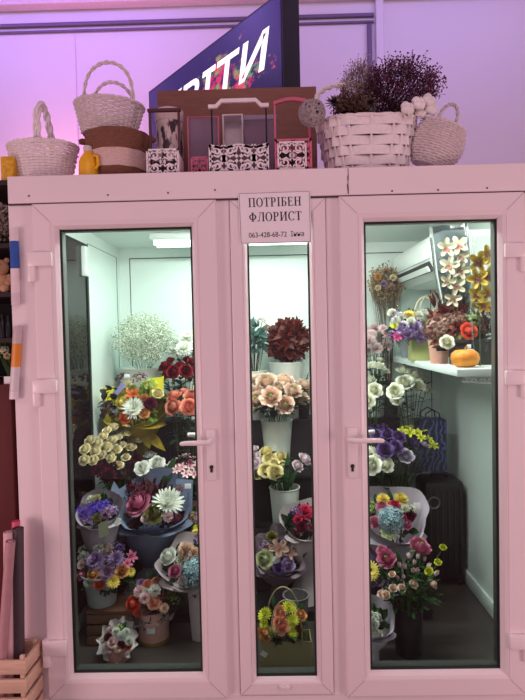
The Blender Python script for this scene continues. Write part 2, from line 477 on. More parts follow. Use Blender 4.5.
def bouquet(name, label, cat, c, Y, Rpx, base, blooms, paper=None, leaf=GREEN, nleaf=40, lw=(.06, .014), w=None, nf=.5, group=None, seed=1, tilt=.55, dome=.4, extra=None, foliage='foliage'):
    """c: middle of the flower head in the photograph; base: where its bottom stands"""
    C = at(c[0], c[1], Y); R = Rpx*px(Y); B = V(base)
    t = thing(name, label, cat, B, group)
    if paper:
        kw = dict(w or {}); mb = MB()
        neck = V((sub(B.x, C.x, nf+.15), sub(B.y, C.y, nf), sub(B.z, C.z, nf)))
        if 'neck' in kw: neck = V(kw.pop('neck'))
        ribbon = kw.pop('ribbon', None)
        sh = kw.pop('sh', .06); kw['back'] = kw.get('back', .1)+.14; wrap(mb, B, neck, C+V((0, R*.1, -R*sh)), R*kw.pop('rs', .90), n=NW, seed=seed, **kw); clampv(mb, B.z); o = mb.obj('paper_wrap', paper, t)
        rq = random.Random(seed*7); kk = {k: v for k, v in kw.items() if k in ('r0', 'rn')}
        for a0, a1, sl in ((-2.75, -1.15, .34), (-2.0, -.35, -.30)):
            fo = MB(); wrap(fo, B, neck, C+V((0, R*.1, -R*(sh+.05))), R*.90, n=NW, seed=seed+3, lip=.02, arc=(a0+rq.uniform(-.1, .1), a1+rq.uniform(-.1, .1)), slope=sl, grow=1.045+.03*(sl < 0), segs=30, **kk); clampv(fo, B.z); fo.obj('paper_fold', paper, t)
        if ribbon:
            rb = MB(); rb.lathe([(.034, -.012), (.038, -.006), (.038, .006), (.034, .012)], 16, neck)
            for sg in (-1, 1):
                rb.ribbon([neck+V((0, -.036, 0)), neck+V((sg*.03, -.05, .012)), neck+V((sg*.05, -.05, -.03)), neck+V((sg*.07, -.05, -.09))], .018, .001)
            rb.obj('ribbon', ribbon, t)
    if nleaf:
        mb = MB(); scatter_leaves(mb, C, R, NV, int(nleaf*2.2), lw[0]*1.05, lw[1]*1.5, seed, spread=.82); clampv(mb, B.z); mb.obj(foliage, leaf, t)
        mb = MB()
        for k in range(9):
            a = k*2.4; tip = C+V((cos(a)*R*.4, -abs(sin(a))*R*.1, sin(a)*R*.3))-NV*R*.5
            bb = B+V((cos(a)*.015, sin(a)*.015, .004)); mb.tube([bb, sub(bb, tip, .5), tip], .0025, 5)
        mb.obj('stems', STEM, t)['kind'] = 'stuff'
    blooms_on(t, C, c, Y, R, Rpx, blooms, tilt, dome)
    if extra: extra(t, C, R)
    return t
def vase(name, label, cat, x, y, z, r0, r1, h, m, group=None, lip=.004, n=28, wall=.003):
    mb = MB(); mb.lathe([(0, z+.001), (r0*.94, z), (r0, z+.006), (sub(r0, r1, .5), z+h*.5), (r1, z+h-.008), (r1+lip, z+h-.004), (r1+lip, z+h), (r1-wall, z+h), (sub(r0, r1, .5)-wall, z+h*.5), (r0-wall, z+.008), (0, z+.007)], n, (x, y, 0))
    o = mb.obj(name, m, loc=(x, y, z)); return tag(o, label, cat, group)
def stems(name, label, cat, group, kind, colr, pts, b, rin, zm, leaf=GREEN, nl=4, L=.05, W=.013, part=None, fdir=None, sr=.0022, calyx=None, start=.008, k0=0, tot=None, tot_r=None):
    """loose cut flowers standing in a vase: b inner bottom middle, rin inner radius, zm mouth height"""
    rd = random.Random(hash(label) % 1000 if False else len(label)*7+len(pts)); b = V(b)
    ys = [q[3] for q in pts]
    for it in range(90):
        for i in range(len(pts)):
            for j in range(i):
                pi, pj = at(pts[i][0], pts[i][1], ys[i]), at(pts[j][0], pts[j][1], ys[j])
                need = (pts[i][2]*px(ys[i])+pts[j][2]*px(ys[j]))*1.08; d = (pi-pj).length
                if d < need and (pi.xz-pj.xz).length < need:
                    g = (math.sqrt(need*need-(pi.xz-pj.xz).length_squared)-abs(ys[i]-ys[j]))*.3
                    if g > 0:
                        sgn = 1 if (ys[i] > ys[j] or (ys[i] == ys[j] and pts[i][1] < pts[j][1])) else -1
                        ys[i] = min(max(ys[i]+sgn*g, pts[i][3]-.15), pts[i][3]+.13); ys[j] = min(max(ys[j]-sgn*g, pts[j][3]-.15), pts[j][3]+.13)
    pts = [(q[0], q[1], q[2]*px(q[3])/px(y), y) for q, y in zip(pts, ys)]
    P = [at(u, v, Y) for (u, v, r, Y) in pts]
    ctr = sum(P, V((0, 0, 0)))/len(P)
    mx = max(max((p.xy-b.xy).length for p in P), .03)
    n = len(P)
    jobs = []
    for i, p in enumerate(P):
        r = pts[i][2]*px(p.y); off = (p.xy-b.xy)/mx
        g = V((off.x, off.y, 0)); g = g+V((rd.uniform(-.06, .06), rd.uniform(-.06, .06), 0))
        if g.length > 1: g.normalize()
        d = (V((0, -.50, .72)) if fdir is None else V(fdir))+(p-ctr)*(1.6/max(mx, .05))*.45+V((rd.uniform(-.15, .15), rd.uniform(-.1, .1), rd.uniform(-.1, .1)))
        d.normalize(); end = p-d*r*.4
        gadd(p, r*1.0, (label, i))
        best = None
        for tr in range(24):
            gg = g if tr == 0 else V((g.x+rd.uniform(-.5, .5), g.y+rd.uniform(-.5, .5), 0))
            if gg.length > 1: gg.normalize()
            base = V((b.x, b.y, b.z+start))+gg*rin*.45; mouth = V((b.x, b.y, zm))+gg*rin*.8; midp = sub(mouth, end, .6)+V((0, .004+.02*(tr > 4), .02-.03*(tr > 8)))
            sp_ = [sub(base, mouth, k/30) for k in range(30)]+[sub(mouth, midp, k/30) for k in range(30)]+[sub(midp, end, k/16) for k in range(16)]
            c = sum(ghit(q, .003, (label, i)) for q in sp_)
            if best is None or c < best[0]: best = (c, base, mouth, midp, sp_)
            if c == 0: break
        c, base, mouth, midp, sp_ = best
        for q in sp_: gadd(q, .003, (label, i))
        jobs.append((i, p, r, d, end, base, mouth, midp))
    for i, p, r, d, end, base, mouth, midp in jobs:
        t = thing(name, label, cat, base, group)
        inst(part or BN[kind], flower(kind, colr), t, p, r, face(d))
        mb = MB(); mb.tube([base, mouth, midp, end], sr, 5); mb.obj('stem', STEM, t)
        if nl:
            mb = MB(); k = 0
            for tr in range(nl*12):
                if k >= nl: break
                q = rd.uniform(.25, .95); o = sub(mouth, midp, q/.6) if q < .6 else sub(midp, end, (q-.6)/.4)
                a = rd.uniform(0, 6.28); dd = V((cos(a), sin(a)-.35, rd.uniform(.1, .8))).normalized(); LL = L*rd.uniform(.7, 1.3); bd = rd.uniform(0, .5); WW = W*rd.uniform(.9, 1.3)
                sm = [o+dd*LL*x-V((0, 0, 1))*bd*LL*x*x*.8 for x in (.12, .24, .36, .48, .6, .72, .84, .98)]
                if any(ghit(q2, WW*.75, (label, i)) for q2 in sm) or any(q2.x < -.985 or q2.y > 1.42 or q2.x > 1.1 for q2 in sm): continue
                for q2 in sm: gadd(q2, WW*.8, (label, i))
                mb.leaf(o, dd, (0, 0, 1), LL, WW, bd); k += 1
            if mb.v: mb.obj('leaves', leaf, t)

# ------------------------------------------------------------------ wicker
def sup(a, ex):      # rounded rectangle / ellipse direction
    c, s = cos(a), sin(a)
    return (abs(c)**ex*(1 if c >= 0 else -1), abs(s)**ex*(1 if s >= 0 else -1))
def weave(rx0, ry0, rx1, ry1, h, rows, ns, th, amp, flat=1.0, ex=1.0, bulge=0):
    mb = MB(); segs = ns*2
    for k in range(rows):
        q = (k+.5)/rows; rx = sub(rx0, rx1, q)+bulge*sin(PI*q); ry = sub(ry0, ry1, q)+bulge*sin(PI*q); pts = []
        for j in range(segs):
            a = 2*PI*j/segs; c, s = sup(a, ex); o = amp*cos(ns/2*a*1.0+PI*k)
            L = math.hypot(c, s); pts.append((c*rx+c/L*o, s*ry+s/L*o, h*q))
        # flat strips stand upright
        vs = []; fs = []; N = segs
        for j in range(N):
            p = V(pts[j]); c, s = sup(2*PI*j/segs, ex); L = math.hypot(c, s); nrm = V((c/L, s/L, 0)); hz = h/rows*.5*.96
            vs += [p+nrm*th*.4+V((0, 0, -hz*.7)), p+nrm*th+V((0, 0, 0)), p+nrm*th*.4+V((0, 0, hz*.7)), p-nrm*th*.6+V((0, 0, hz)), p-nrm*th*.6-V((0, 0, hz))] if flat == 1 else [p+nrm*th*.4+V((0, 0, -hz)), p+nrm*th*.6, p+nrm*th*.4+V((0, 0, hz)), p-nrm*th*.5+V((0, 0, hz)), p-nrm*th*.5-V((0, 0, hz))]
        for j in range(N):
            j2 = (j+1) % N
            for e in range(5): fs.append((j*5+e, j2*5+e, j2*5+(e+1) % 5, j*5+(e+1) % 5))
        mb.add(vs, fs)
    for j in range(ns):
        a = 2*PI*j/ns; c, s = sup(a, ex)
        mb.tube([(c*(sub(rx0, rx1, q)+bulge*sin(PI*q)), s*(sub(ry0, ry1, q)+bulge*sin(PI*q)), h*q) for q in (0, .33, .66, 1)], th*.8, 5)
    return mb
def ring_pts(rx, ry, z, n, ex=1.0): return [(sup(2*PI*j/n, ex)[0]*rx, sup(2*PI*j/n, ex)[1]*ry, z) for j in range(n)]
def braid(mb, path, r, R, turns, n=6, closed=False, strands=2):
    N = len(path); path = [V(p) for p in path]
    for sN in range(strands):
        pts = []
        for i, p in enumerate(path):
            a = path[i-1] if (closed or i > 0) else p; b = path[(i+1) % N] if (closed or i < N-1) else p
            t = (b-a).normalized(); u = t.cross(V((.13, .31, .94))).normalized(); w = t.cross(u); an = 2*PI*turns*i/(N if closed else N-1)+2*PI*sN/strands
            pts.append(p+u*cos(an)*R+w*sin(an)*R)
        mb.tube(pts, r, n, closed)
    return mb
def arc(a, b, h, n=28, lean=V((0, 0, 0)), p=1.0):
    a, b = V(a), V(b); o = []
    for i in range(n):
        q = i/(n-1); k = sin(PI*q)**p
        x = .5-.5*cos(PI*q); o.append(sub(a, b, x)+V((0, 0, h))*k+V(lean)*k)
    return o
def xf(mb, M): mb.v = [tuple(M@V(p)) for p in mb.v]; return mb

# ------------------------------------------------------------------ fretwork
def spiral(cx, cz, r0, r1, a0, turns, n=14): return [(cx+sub(r0, r1, i/(n-1))*cos(a0+turns*2*PI*i/(n-1)), cz+sub(r0, r1, i/(n-1))*sin(a0+turns*2*PI*i/(n-1))) for i in range(n)]
def fretwork(mb, x0, x1, z0, z1, y, wave=0, bw=.008, th=.005, cells=1):
    """a cut-out panel: border and mirrored scrolls, facing -y"""
    def P(l): return [(a, y, b) for a, b in l]
    n = 24; top = [(sub(x0, x1, i/n), z1-bw/2+wave*(.5*cos(4*PI*i/n)-.5)) for i in range(n+1)]
    mb.ribbon(P(top), bw, th); mb.ribbon(P([(x0, z0+bw/2), (x1, z0+bw/2)]), bw, th)
    mb.ribbon(P([(x0+bw/2, z0), (x0+bw/2, z1)]), bw, th); mb.ribbon(P([(x1-bw/2, z0), (x1-bw/2, z1)]), bw, th)
    W = (x1-x0)/cells; H = z1-z0; w = bw*(.85 if cells == 1 else 1.15)
    for ci in range(cells):
        a = x0+ci*W; cx = a+W/2; cz = z0+H*.5
        for sx in (-1, 1):
            for sz in (-1, 1):
                m = min(W, H)
                mb.ribbon(P([(cx+sx*(q-0), cz+sz*(p-0)) for q, p in spiral(W*.24, H*.24, m*.17, m*.03, .4, 1.1)]), w, th)
                mb.ribbon(P([(cx+sx*q, cz+sz*p) for q, p in [(0, 0), (W*.07, H*.17), (W*.2, H*.08), (W*.36, H*.16), (W*.45, H*.44)]]), w, th)
                mb.ribbon(P([(cx+sx*q, cz+sz*p) for q, p in [(W*.02, H*.46), (W*.07, H*.34), (W*.16, H*.40), (W*.3, H*.42)]]), w, th)
                mb.ribbon(P([(cx+sx*q, cz+sz*p) for q, p in [(W*.46, H*.05), (W*.4, H*.1), (W*.36, H*.2)]]), w, th)
        k = 10; mb.ribbon(P([(cx+W*.07*cos(2*PI*i/k), cz+H*.1*sin(2*PI*i/k)) for i in range(k)]), w, th, closed=True)
    return mb

# ------------------------------------------------------------------ lettering with serifs
def glyph(ch):
    """quads/polygons of a serif capital, 1 high"""
    q = []; S = .15; T = .055
    def stem(x, z0=0, z1=1, w=S): q.append([(x-w/2, z0), (x+w/2, z0), (x+w/2, z1), (x-w/2, z1)])
    def ser(x, z, w=.34): q.append([(x-w/2, z), (x+w/2, z), (x+w/2, z+T), (x-w/2, z+T)])
    def bar(x0, x1, z, t=T): q.append([(x0, z), (x1, z), (x1, z+t), (x0, z+t)])
    def line(a, b, w):
        d = V((b[0]-a[0], b[1]-a[1])); n = V((-d.y, d.x)).normalized()*w/2; q.append([(a[0]-n.x, a[1]-n.y), (a[0]+n.x, a[1]+n.y), (b[0]+n.x, b[1]+n.y), (b[0]-n.x, b[1]-n.y)][::-1])
    def ringp(cx, cz, rx, rz, a0=0, a1=2*PI, w=S, t=T, n=28):
        for i in range(n):
            p = [a0+(a1-a0)*(i+k)/n for k in (0, 1)]
            q.append([(cx+rx*cos(p[0]), cz+rz*sin(p[0])), (cx+rx*cos(p[1]), cz+rz*sin(p[1])), (cx+(rx-w)*cos(p[1]), cz+(rz-t)*sin(p[1])), (cx+(rx-w)*cos(p[0]), cz+(rz-t)*sin(p[0]))])
    W = .8
    if ch == 'П': stem(.18); stem(.66); bar(.04, .8, 1-T); ser(.18, 0); ser(.66, 0); W = .84
    elif ch == 'О': ringp(.4, .5, .38, .52); W = .8
    elif ch == 'Т': stem(.36); bar(.03, .69, 1-T); stem(.055, .74, 1, .05); stem(.665, .74, 1, .05); ser(.36, 0); W = .72
    elif ch == 'Р': stem(.18); ser(.18, 0); ser(.15, 1-T, .26); bar(.18, .36, 1-T); bar(.18, .36, .45); ringp(.36, .725, .26, .275, -PI/2, PI/2); W = .68
    elif ch == 'І': stem(.2); ser(.2, 0); ser(.2, 1-T); W = .4
    elif ch == 'Б': stem(.18); ser(.15, 0, .26); bar(.04, .58, 1-T); stem(.56, .76, 1, .05); bar(.18, .36, .53); bar(.18, .36, 0); ringp(.36, .293, .27, .293, -PI/2, PI/2); W = .68
    elif ch == 'Е': stem(.18); bar(.04, .6, 1-T); bar(.04, .62, 0); bar(.18, .46, .5); stem(.58, .78, 1, .05); stem(.6, 0, .24, .05); stem(.45, .4, .66, .05); W = .68
    elif ch == 'Н': stem(.18); stem(.66); ser(.18, 0); ser(.66, 0); ser(.18, 1-T); ser(.66, 1-T); bar(.18, .66, .49); W = .84
    elif ch == 'Ф': stem(.44); ser(.44, 0); ser(.44, 1-T); ringp(.44, .5, .4, .32); W = .88
    elif ch == 'Л': stem(.66); line((.2, .08), (.36, 1), .06); bar(.22, .8, 1-T); ser(.66, 0); bar(.02, .24, 0, .1); W = .82
    elif ch == 'И': stem(.18); stem(.68); ser(.18, 0); ser(.68, 0); ser(.18, 1-T); ser(.68, 1-T); line((.22, .06), (.64, .94), .06); W = .86
    elif ch == 'С': ringp(.4, .5, .38, .52, .75, 2*PI-.75); stem(.66, .68, 1, .045); stem(.66, .0, .2, .03); W = .74
    elif ch == ' ': W = .4
    return q, W
def serif_text(txt, h, ex, ez, org, off, width=None):
    """letters laid on the plane ex, ez; org is the left end of the base line"""
    tot = sum(glyph(c)[1] for c in txt)+.06*(len(txt)-1); k = (width/(tot*h)) if width else 1; x = 0; out = []
    for c in txt:
        g, W = glyph(c); mb = MB()
        for p in g: mb.add([org+ex*((x+a)*h*k)+ez*(b*h)+off for a, b in p], [tuple(range(len(p)))])
        out.append(mb); x += W+.06
    return out
def text_mesh(txt, size, shear=0, bold=0, extr=0):
    c = bpy.data.curves.new('lettering', 'FONT'); c.body = txt; c.size = size; c.shear = shear; c.offset = bold; c.extrude = extr
    o = bpy.data.objects.new('lettering', c); COL.objects.link(o)
    dg = bpy.context.evaluated_depsgraph_get(); dg.update(); me = bpy.data.meshes.new_from_object(o.evaluated_get(dg))
    bpy.data.objects.remove(o); bpy.data.curves.remove(c); return me
def text_obj(name, txt, size, M, m, parent, width=None, height=None, **k):
    me = text_mesh(txt, size, **k); xs = [v.co.x for v in me.vertices]; ys = [v.co.y for v in me.vertices]
    sx = width/(max(xs)-min(xs)) if width else 1; sy = height/(max(ys)-min(ys)) if height else sx
    me.transform(Matrix.Diagonal((sx, sy, 1, 1))@Matrix.Translation((-min(xs), -min(ys), 0)))
    me.transform(M); me.transform(Matrix.Translation(-world_loc(parent))); me.materials.clear(); me.materials.append(m); me.name = name
    o = bpy.data.objects.new(name, me); COL.objects.link(o); o.parent = parent; return o
# ================================================================== the shop behind
WALLM = mat('painted_wall', '#ded6de', .7, var=.01, scale=3)
TRIMD = mat('wall_groove', '#6a5a78', .6)
WY = 2.0
struct(MB().box((-4, WY, 0), (4, WY+.1, 4.2)).obj('wall_back', WALLM))
tm, nt, b = _new('floor_tile')
tc = nt.nodes.new('ShaderNodeTexCoord'); br = nt.nodes.new('ShaderNodeTexBrick')
br.offset = 0; br.inputs['Color1'].default_value = lin('#6b4a4a'); br.inputs['Color2'].default_value = lin('#7a5656'); br.inputs['Mortar'].default_value = lin('#3a2a2a')
br.inputs['Scale'].default_value = 1; br.inputs['Brick Width'].default_value = .4; br.inputs['Row Height'].default_value = .4; br.inputs['Mortar Size'].default_value = .004
nt.links.new(tc.outputs['Object'], br.inputs['Vector']); nt.links.new(br.outputs['Color'], b.inputs['Base Color']); b.inputs['Roughness'].default_value = .35
struct(MB().box((-4, -3.5, -.1), (4, WY+.1, 0)).obj('floor', tm))
struct(MB().box((-4, -3.5, 4.2), (4, WY+.1, 4.3)).obj('ceiling', WALLM))
def P2(u, v): return at(u, v, WY)
z1 = P2(100, 10).z; struct(MB().bbox((-4, WY-.10, z1), (4, WY, 4.2), .02).obj('trim_1', mat('cornice', '#d8c4cc', .6)))
xe = P2(374, 60).x
zg = P2(187, 22).z; zh = P2(187, 28).z
struct(MB().bbox((-4, WY-.03, zg-.012), (xe, WY-.001, zg+.012), .003).bbox((-4, WY-.02, zh-.01), (xe, WY-.001, zh+.006), .003).obj('trim_2', TRIMD))
x0 = P2(370, 60).x
struct(MB().bbox((x0-.02, WY-.03, .8), (x0+.012, WY-.001, zh-.02), .003).obj('trim_3', TRIMD))
struct(MB().bbox((P2(375.5, 60).x, WY-.045, .1), (P2(383, 60).x, WY-.001, 4.0), .006).obj('trim_4', WALLM))
xs_ = P2(75, 60).x
struct(MB().box((xs_-.006, WY-.006, 1.0), (xs_+.006, WY-.001, zh-.02)).obj('trim_5', mat('seam', '#e3cfe4', .6)))

# ================================================================== lit sign
SA = at(284, 88, .62)
sd = at(-178, 343, 30)-CAMP; sd.z = 0; sd.normalize()          # runs away from us to the left
EX = -sd; EZ = V((0, 0, 1)); NN = EX.cross(EZ)
SL, SH, ST = 1.45, .49, .115
def sp(x, z, n=0): return SA+EX*(x-SL)+EZ*z+NN*n               # x: 0 far end .. SL near end
sign = thing('lightbox_sign', 'dark blue lightbox sign with white shop lettering, hanging above the cabinet', 'sign', sp(SL/2, 0, -ST/2))
mb = MB(); c8 = [sp(x, z, n) for n in (0, -ST) for z in (0, SH) for x in (0, SL)]
mb.add(c8, [(0,1,3,2),(5,4,6,7),(4,0,2,6),(1,5,7,3),(2,3,7,6),(4,5,1,0)])
mb.obj('housing', mat('sign_case', '#15121c', .45), sign, smooth=False)
fm, nt, b = _new('sign_face')
tc = nt.nodes.new('ShaderNodeTexCoord'); sx = nt.nodes.new('ShaderNodeSeparateXYZ'); nt.links.new(tc.outputs['UV'], sx.inputs[0])
def math_n(op, a, bb=None, c=None):
    n = nt.nodes.new('ShaderNodeMath'); n.operation = op
    for i, k in enumerate((a, bb, c)):
        if k is None: continue
        if isinstance(k, (int, float)): n.inputs[i].default_value = k
        else: nt.links.new(k, n.inputs[i])
    return n.outputs[0]
mp = nt.nodes.new('ShaderNodeMapping'); mp.inputs['Scale'].default_value = (SL/SH*1.6, 1.6, 1); nt.links.new(tc.outputs['UV'], mp.inputs[0])
nz = nt.nodes.new('ShaderNodeTexNoise'); nz.inputs['Scale'].default_value = 2.3; nz.inputs['Detail'].default_value = 8; nz.inputs['Roughness'].default_value = .72; nt.links.new(mp.outputs[0], nz.inputs['Vector'])
nz2 = nt.nodes.new('ShaderNodeTexNoise'); nz2.inputs['Scale'].default_value = 1.5; nz2.inputs['Detail'].default_value = 3; nt.links.new(mp.outputs[0], nz2.inputs['Vector'])
rampc = nt.nodes.new('ShaderNodeValToRGB'); e = rampc.color_ramp.elements
e[0].position = .36; e[0].color = lin('#ff2a78'); e[1].position = .66; e[1].color = lin('#ff5a5a')
for p_, c_ in ((.46, '#ff3a6a'), (.5, '#40c070'), (.545, '#f0a030'), (.6, '#ff3c86')): k_ = e.new(p_); k_.color = lin(c_)
nt.links.new(nz2.outputs['Fac'], rampc.inputs[0])
dx = math_n('SUBTRACT', sx.outputs[0], .60); dx = math_n('ABSOLUTE', dx)
mask = math_n('SUBTRACT', math_n('SUBTRACT', 1.22, math_n('MULTIPLY', dx, 2.2)), math_n('MULTIPLY', math_n('ABSOLUTE', math_n('SUBTRACT', sx.outputs[1], .22)), 1.15))
mask = math_n('ADD', math_n('MULTIPLY', mask, .5), math_n('MULTIPLY', math_n('SUBTRACT', nz.outputs['Fac'], .5), 1.6))
mk = nt.nodes.new('ShaderNodeMapRange'); mk.inputs['From Min'].default_value = .30; mk.inputs['From Max'].default_value = .42; nt.links.new(mask, mk.inputs['Value'])
bgr = nt.nodes.new('ShaderNodeMix'); bgr.data_type = 'RGBA'; bgr.inputs[6].default_value = lin('#0d0c38'); bgr.inputs[7].default_value = lin('#1b1c66'); nt.links.new(sx.outputs[1], bgr.inputs[0])
mc = nt.nodes.new('ShaderNodeMix'); mc.data_type = 'RGBA'; nt.links.new(mk.outputs[0], mc.inputs[0]); nt.links.new(bgr.outputs[2], mc.inputs[6]); nt.links.new(rampc.outputs[0], mc.inputs[7])
nt.links.new(mc.outputs[2], b.inputs['Emission Color']); b.inputs['Emission Strength'].default_value = .75; b.inputs['Base Color'].default_value = (.01, .01, .03, 1); b.inputs['Roughness'].default_value = .3
o = MB().add([sp(.012, .012, .002), sp(SL-.012, .012, .002), sp(SL-.012, SH-.012, .002), sp(.012, SH-.012, .002)], [(0, 1, 2, 3)]).obj('printed_face', fm, sign)
uv = o.data.uv_layers.new(name='UVMap')
for i, c_ in enumerate(((0, 0), (1, 0), (1, 1), (0, 1))): uv.data[i].uv = c_
TM = Matrix(((EX.x, EZ.x, NN.x, 0), (EX.y, EZ.y, NN.y, 0), (EX.z, EZ.z, NN.z, 0), (0, 0, 0, 1)))
text_obj('lettering', 'КВІТИ', .3, Matrix.Translation(sp(.19, .150, .004))@TM, emis('sign_white', '#ffffff', .9), sign, width=1.16, height=.205, shear=.18, bold=.006)
for x, n_ in ((1.40, -.03), (1.40, -.09)):
    MB().tube([sp(x, SH, n_), sp(x, SH, n_)+V((0, 0, 4.2-sp(x, SH).z))], .008, 8).obj('hanger_rod', BLACK, sign)

# ================================================================== the cabinet
cab = thing('flower_display_cabinet', 'large white walk-in flower cabinet with glazed doors, full of bouquets', 'cabinet', (0.04, .72, 0))
ZT = 2.168
DT, DB = 2.052, .030
def rails(x0, x1, z0, z1, prof):
    mb = MB(); vs = []
    for d, y in prof: vs += [(x0+d, y, z0+d), (x1-d, y, z0+d), (x1-d, y, z1-d), (x0+d, y, z1-d)]
    fs = []; n = len(prof)
    for i in range(n-1):
        for k in range(4):
            k2 = (k+1) % 4; fs.append((i*4+k, i*4+k2, (i+1)*4+k2, (i+1)*4+k))
    return mb.add(vs, fs)
SEAM = mat('seam_line', '#8d7478', .6)
def sash(name, x0, x1, z0, z1, w, yf, parent, label=None):
    yb = yf+.075
    p = [(0, yb), (0, yf+.005), (.002, yf+.0015), (.006, yf), (w*.70, yf), (w*.71, yf+.002), (w*.74, yf+.002), (w*.75, yf), (w*.86, yf+.004), (w*.97, yf+.018), (w, yf+.026), (w, yb), (0, yb)]
    mb = rails(x0, x1, z0, z1, p)
    for (cx, cz, sx_, sz_) in ((x0, z0, 1, 1), (x1, z0, -1, 1), (x1, z1, -1, -1), (x0, z1, 1, -1)):
        a = V((cx+sx_*.004, yf-.0006, cz+sz_*.004)); b_ = V((cx+sx_*w*.7, yf-.0006, cz+sz_*w*.7)); n_ = V((sx_, 0, -sz_)).normalized()*.0007
        mb.add([a-n_, a+n_, b_+n_, b_-n_], [(0, 1, 2, 3)], mi=1)
    o = mb.obj(name, [PVC, SEAM], parent, smooth=False)
    if label: o['label'] = label
    g = .008
    rails(x0+w-.001, x1-w+.001, z0+w-.001, z1-w+.001, [(0, yf+.03), (0, yf+.024), (g, yf+.028), (g, yf+.034)]).obj('gasket', GASK, o, smooth=False)
    rails(x0+w, x1-w, z0+w, z1-w, [(.004, yf+.037), (.004, yb+.002), (-.022, yb+.002)]).obj('spacer', mat('spacer_dark', '#4a4b49', .4), o, smooth=False)
    MB().add([(x0+w, yf+.036, z0+w), (x1-w, yf+.036, z0+w), (x1-w, yf+.036, z1-w), (x0+w, yf+.036, z1-w)], [(0, 1, 2, 3)]).obj('glass_pane', GLASS, o)
    return o
YD = -.026
d1 = sash('door', -.944, -.209, DB, DT, .101, YD, cab, 'glazed door left of the narrow window')
d2 = sash('door', .280, 1.007, DB, DT, .100, YD, cab, 'glazed door right of the narrow window')
mw = sash('fixed_window', -.155, .227, DB, DT, .066, -.008, cab, 'narrow fixed pane between the two doors')
p_ = at(285, 687.5, -.01); MB().bbox((p_.x-.02, -.017, p_.z-.008), (p_.x+.02, -.007, p_.z+.008), .003).obj('drain_cap', PVC, mw)
for x0_, x1_ in ((-1.05, -.938), (-.216, -.157), (.229, .287), (1.0, 1.17)):
    MB().bbox((x0_, 0, .0006), (x1_, .07, 2.06), .003).obj('post', PVC, cab, smooth=False)
mb = MB(); mb.bbox((-1.045, -.010, 2.0595), (1.172, .06, ZT), .003)
hb = mb.obj('header_beam', PVC, cab, smooth=False)
MB().box((-1.045, -.006, 2.053), (1.17, .05, 2.0605)).obj('shadow_gap', mat('gap_dark', '#4e3b42', .8), hb)
sc_m = mat('screw_dark', '#2c2226', .5, .6)
for (u, v) in ((29, 196), (108, 195), (168, 193), (215, 190), (392, 191), (438, 190), (487, 188)):
    c_ = at(u, v, -.010); xf(MB().lathe([(.0035, 0), (.0035, .002), (0, .003)], 8), Matrix.Translation(c_)@Matrix.Rotation(PI/2, 4, 'X')).obj('screw', sc_m, hb)
mb = MB(); a = at(348, 168, -.011); bq = at(348, 194, -.011)
pts = [sub(a, bq, i/9)+V((random.uniform(-.002, .002), 0, 0)) for i in range(10)]
mb.ribbon(pts, [random.uniform(.001, .005) for _ in pts], .0008); mb.obj('joint_crack', mat('crack', '#30222a', .9), hb)
MB().box((-1.05, -.01, .0006), (1.17, .07, .028)).obj('sill', PVC, cab)
MB().box((-1.05, .061, 2.13), (1.17, 1.50, ZT-.0005)).obj('roof_panel', PVC, cab)
MB().box((-1.0, .061, 2.10), (1.12, 1.45, 2.129)).obj('ceiling_panel', PVCIN, cab)
MB().box((-1.0, .071, .001), (1.12, 1.45, .03)).obj('floor_panel', mat('cabinet_floor', '#453f3d', .3, var=.04), cab)
BY = 1.43
bp = MB().box((-1.05, BY, .0006), (1.17, 1.50, 2.129)).obj('back_panel', PVCIN, cab)
GL = mat('panel_line', '#3c4a48', .6)
def frame_line(mb, pts, w, nrm): mb.ribbon(pts, w, .0015, nrm, closed=True)
mb = MB(); frame_line(mb, [(-.93, BY, .4), (1.06, BY, .4), (1.06, BY, 2.03), (-.93, BY, 2.03)], .008, V((0, -1, 0))); mb.obj('gasket_line', GL, bp)
mb = MB(); mb.box((-1.05, .78, .0006), (-1.0, BY, 2.129)).box((-1.05, .071, .0006), (-1.0, .13, 2.129)).box((-1.05, .13, .0006), (-1.0, .78, .12)).box((-1.05, .13, 2.02), (-1.0, .78, 2.129))
lp = mb.obj('side_panel', PVCIN, cab, smooth=False)
mb = MB(); frame_line(mb, [(-1.0, .80, .3), (-1.0, 1.36, .3), (-1.0, 1.36, 2.03), (-1.0, .80, 2.03)], .008, V((1, 0, 0))); mb.obj('gasket_line', GL, lp)
sw = MB().box((-1.006, .13, .12), (-1.002, .78, 2.02)).obj('side_window', glass_mat('side_glass', '#8a8280', .8, ior=1.6), cab)
rails_ = MB(); rails_.ribbon([(-1.0, .13, .12), (-1.0, .78, .12), (-1.0, .78, 2.02), (-1.0, .13, 2.02)], .016, .003, V((1, 0, 0)), closed=True); rails_.obj('gasket', GASK, sw)
p_ = at(83, 260, .74); MB().bbox((-1.003, .70, p_.z-.09), (-.975, .75, p_.z+.07), .006).obj('hinge_reflection', PVCIN, sw)  # white block modelled in place of the hinge's reflection in the side glass
rp = MB().box((1.12, .071, .0006), (1.17, BY, 2.129)).obj('side_panel', PVCIN, cab)
MB().bbox((1.105, .08, .03), (1.12, BY, .11), .004).obj('skirting', PVCIN, cab)
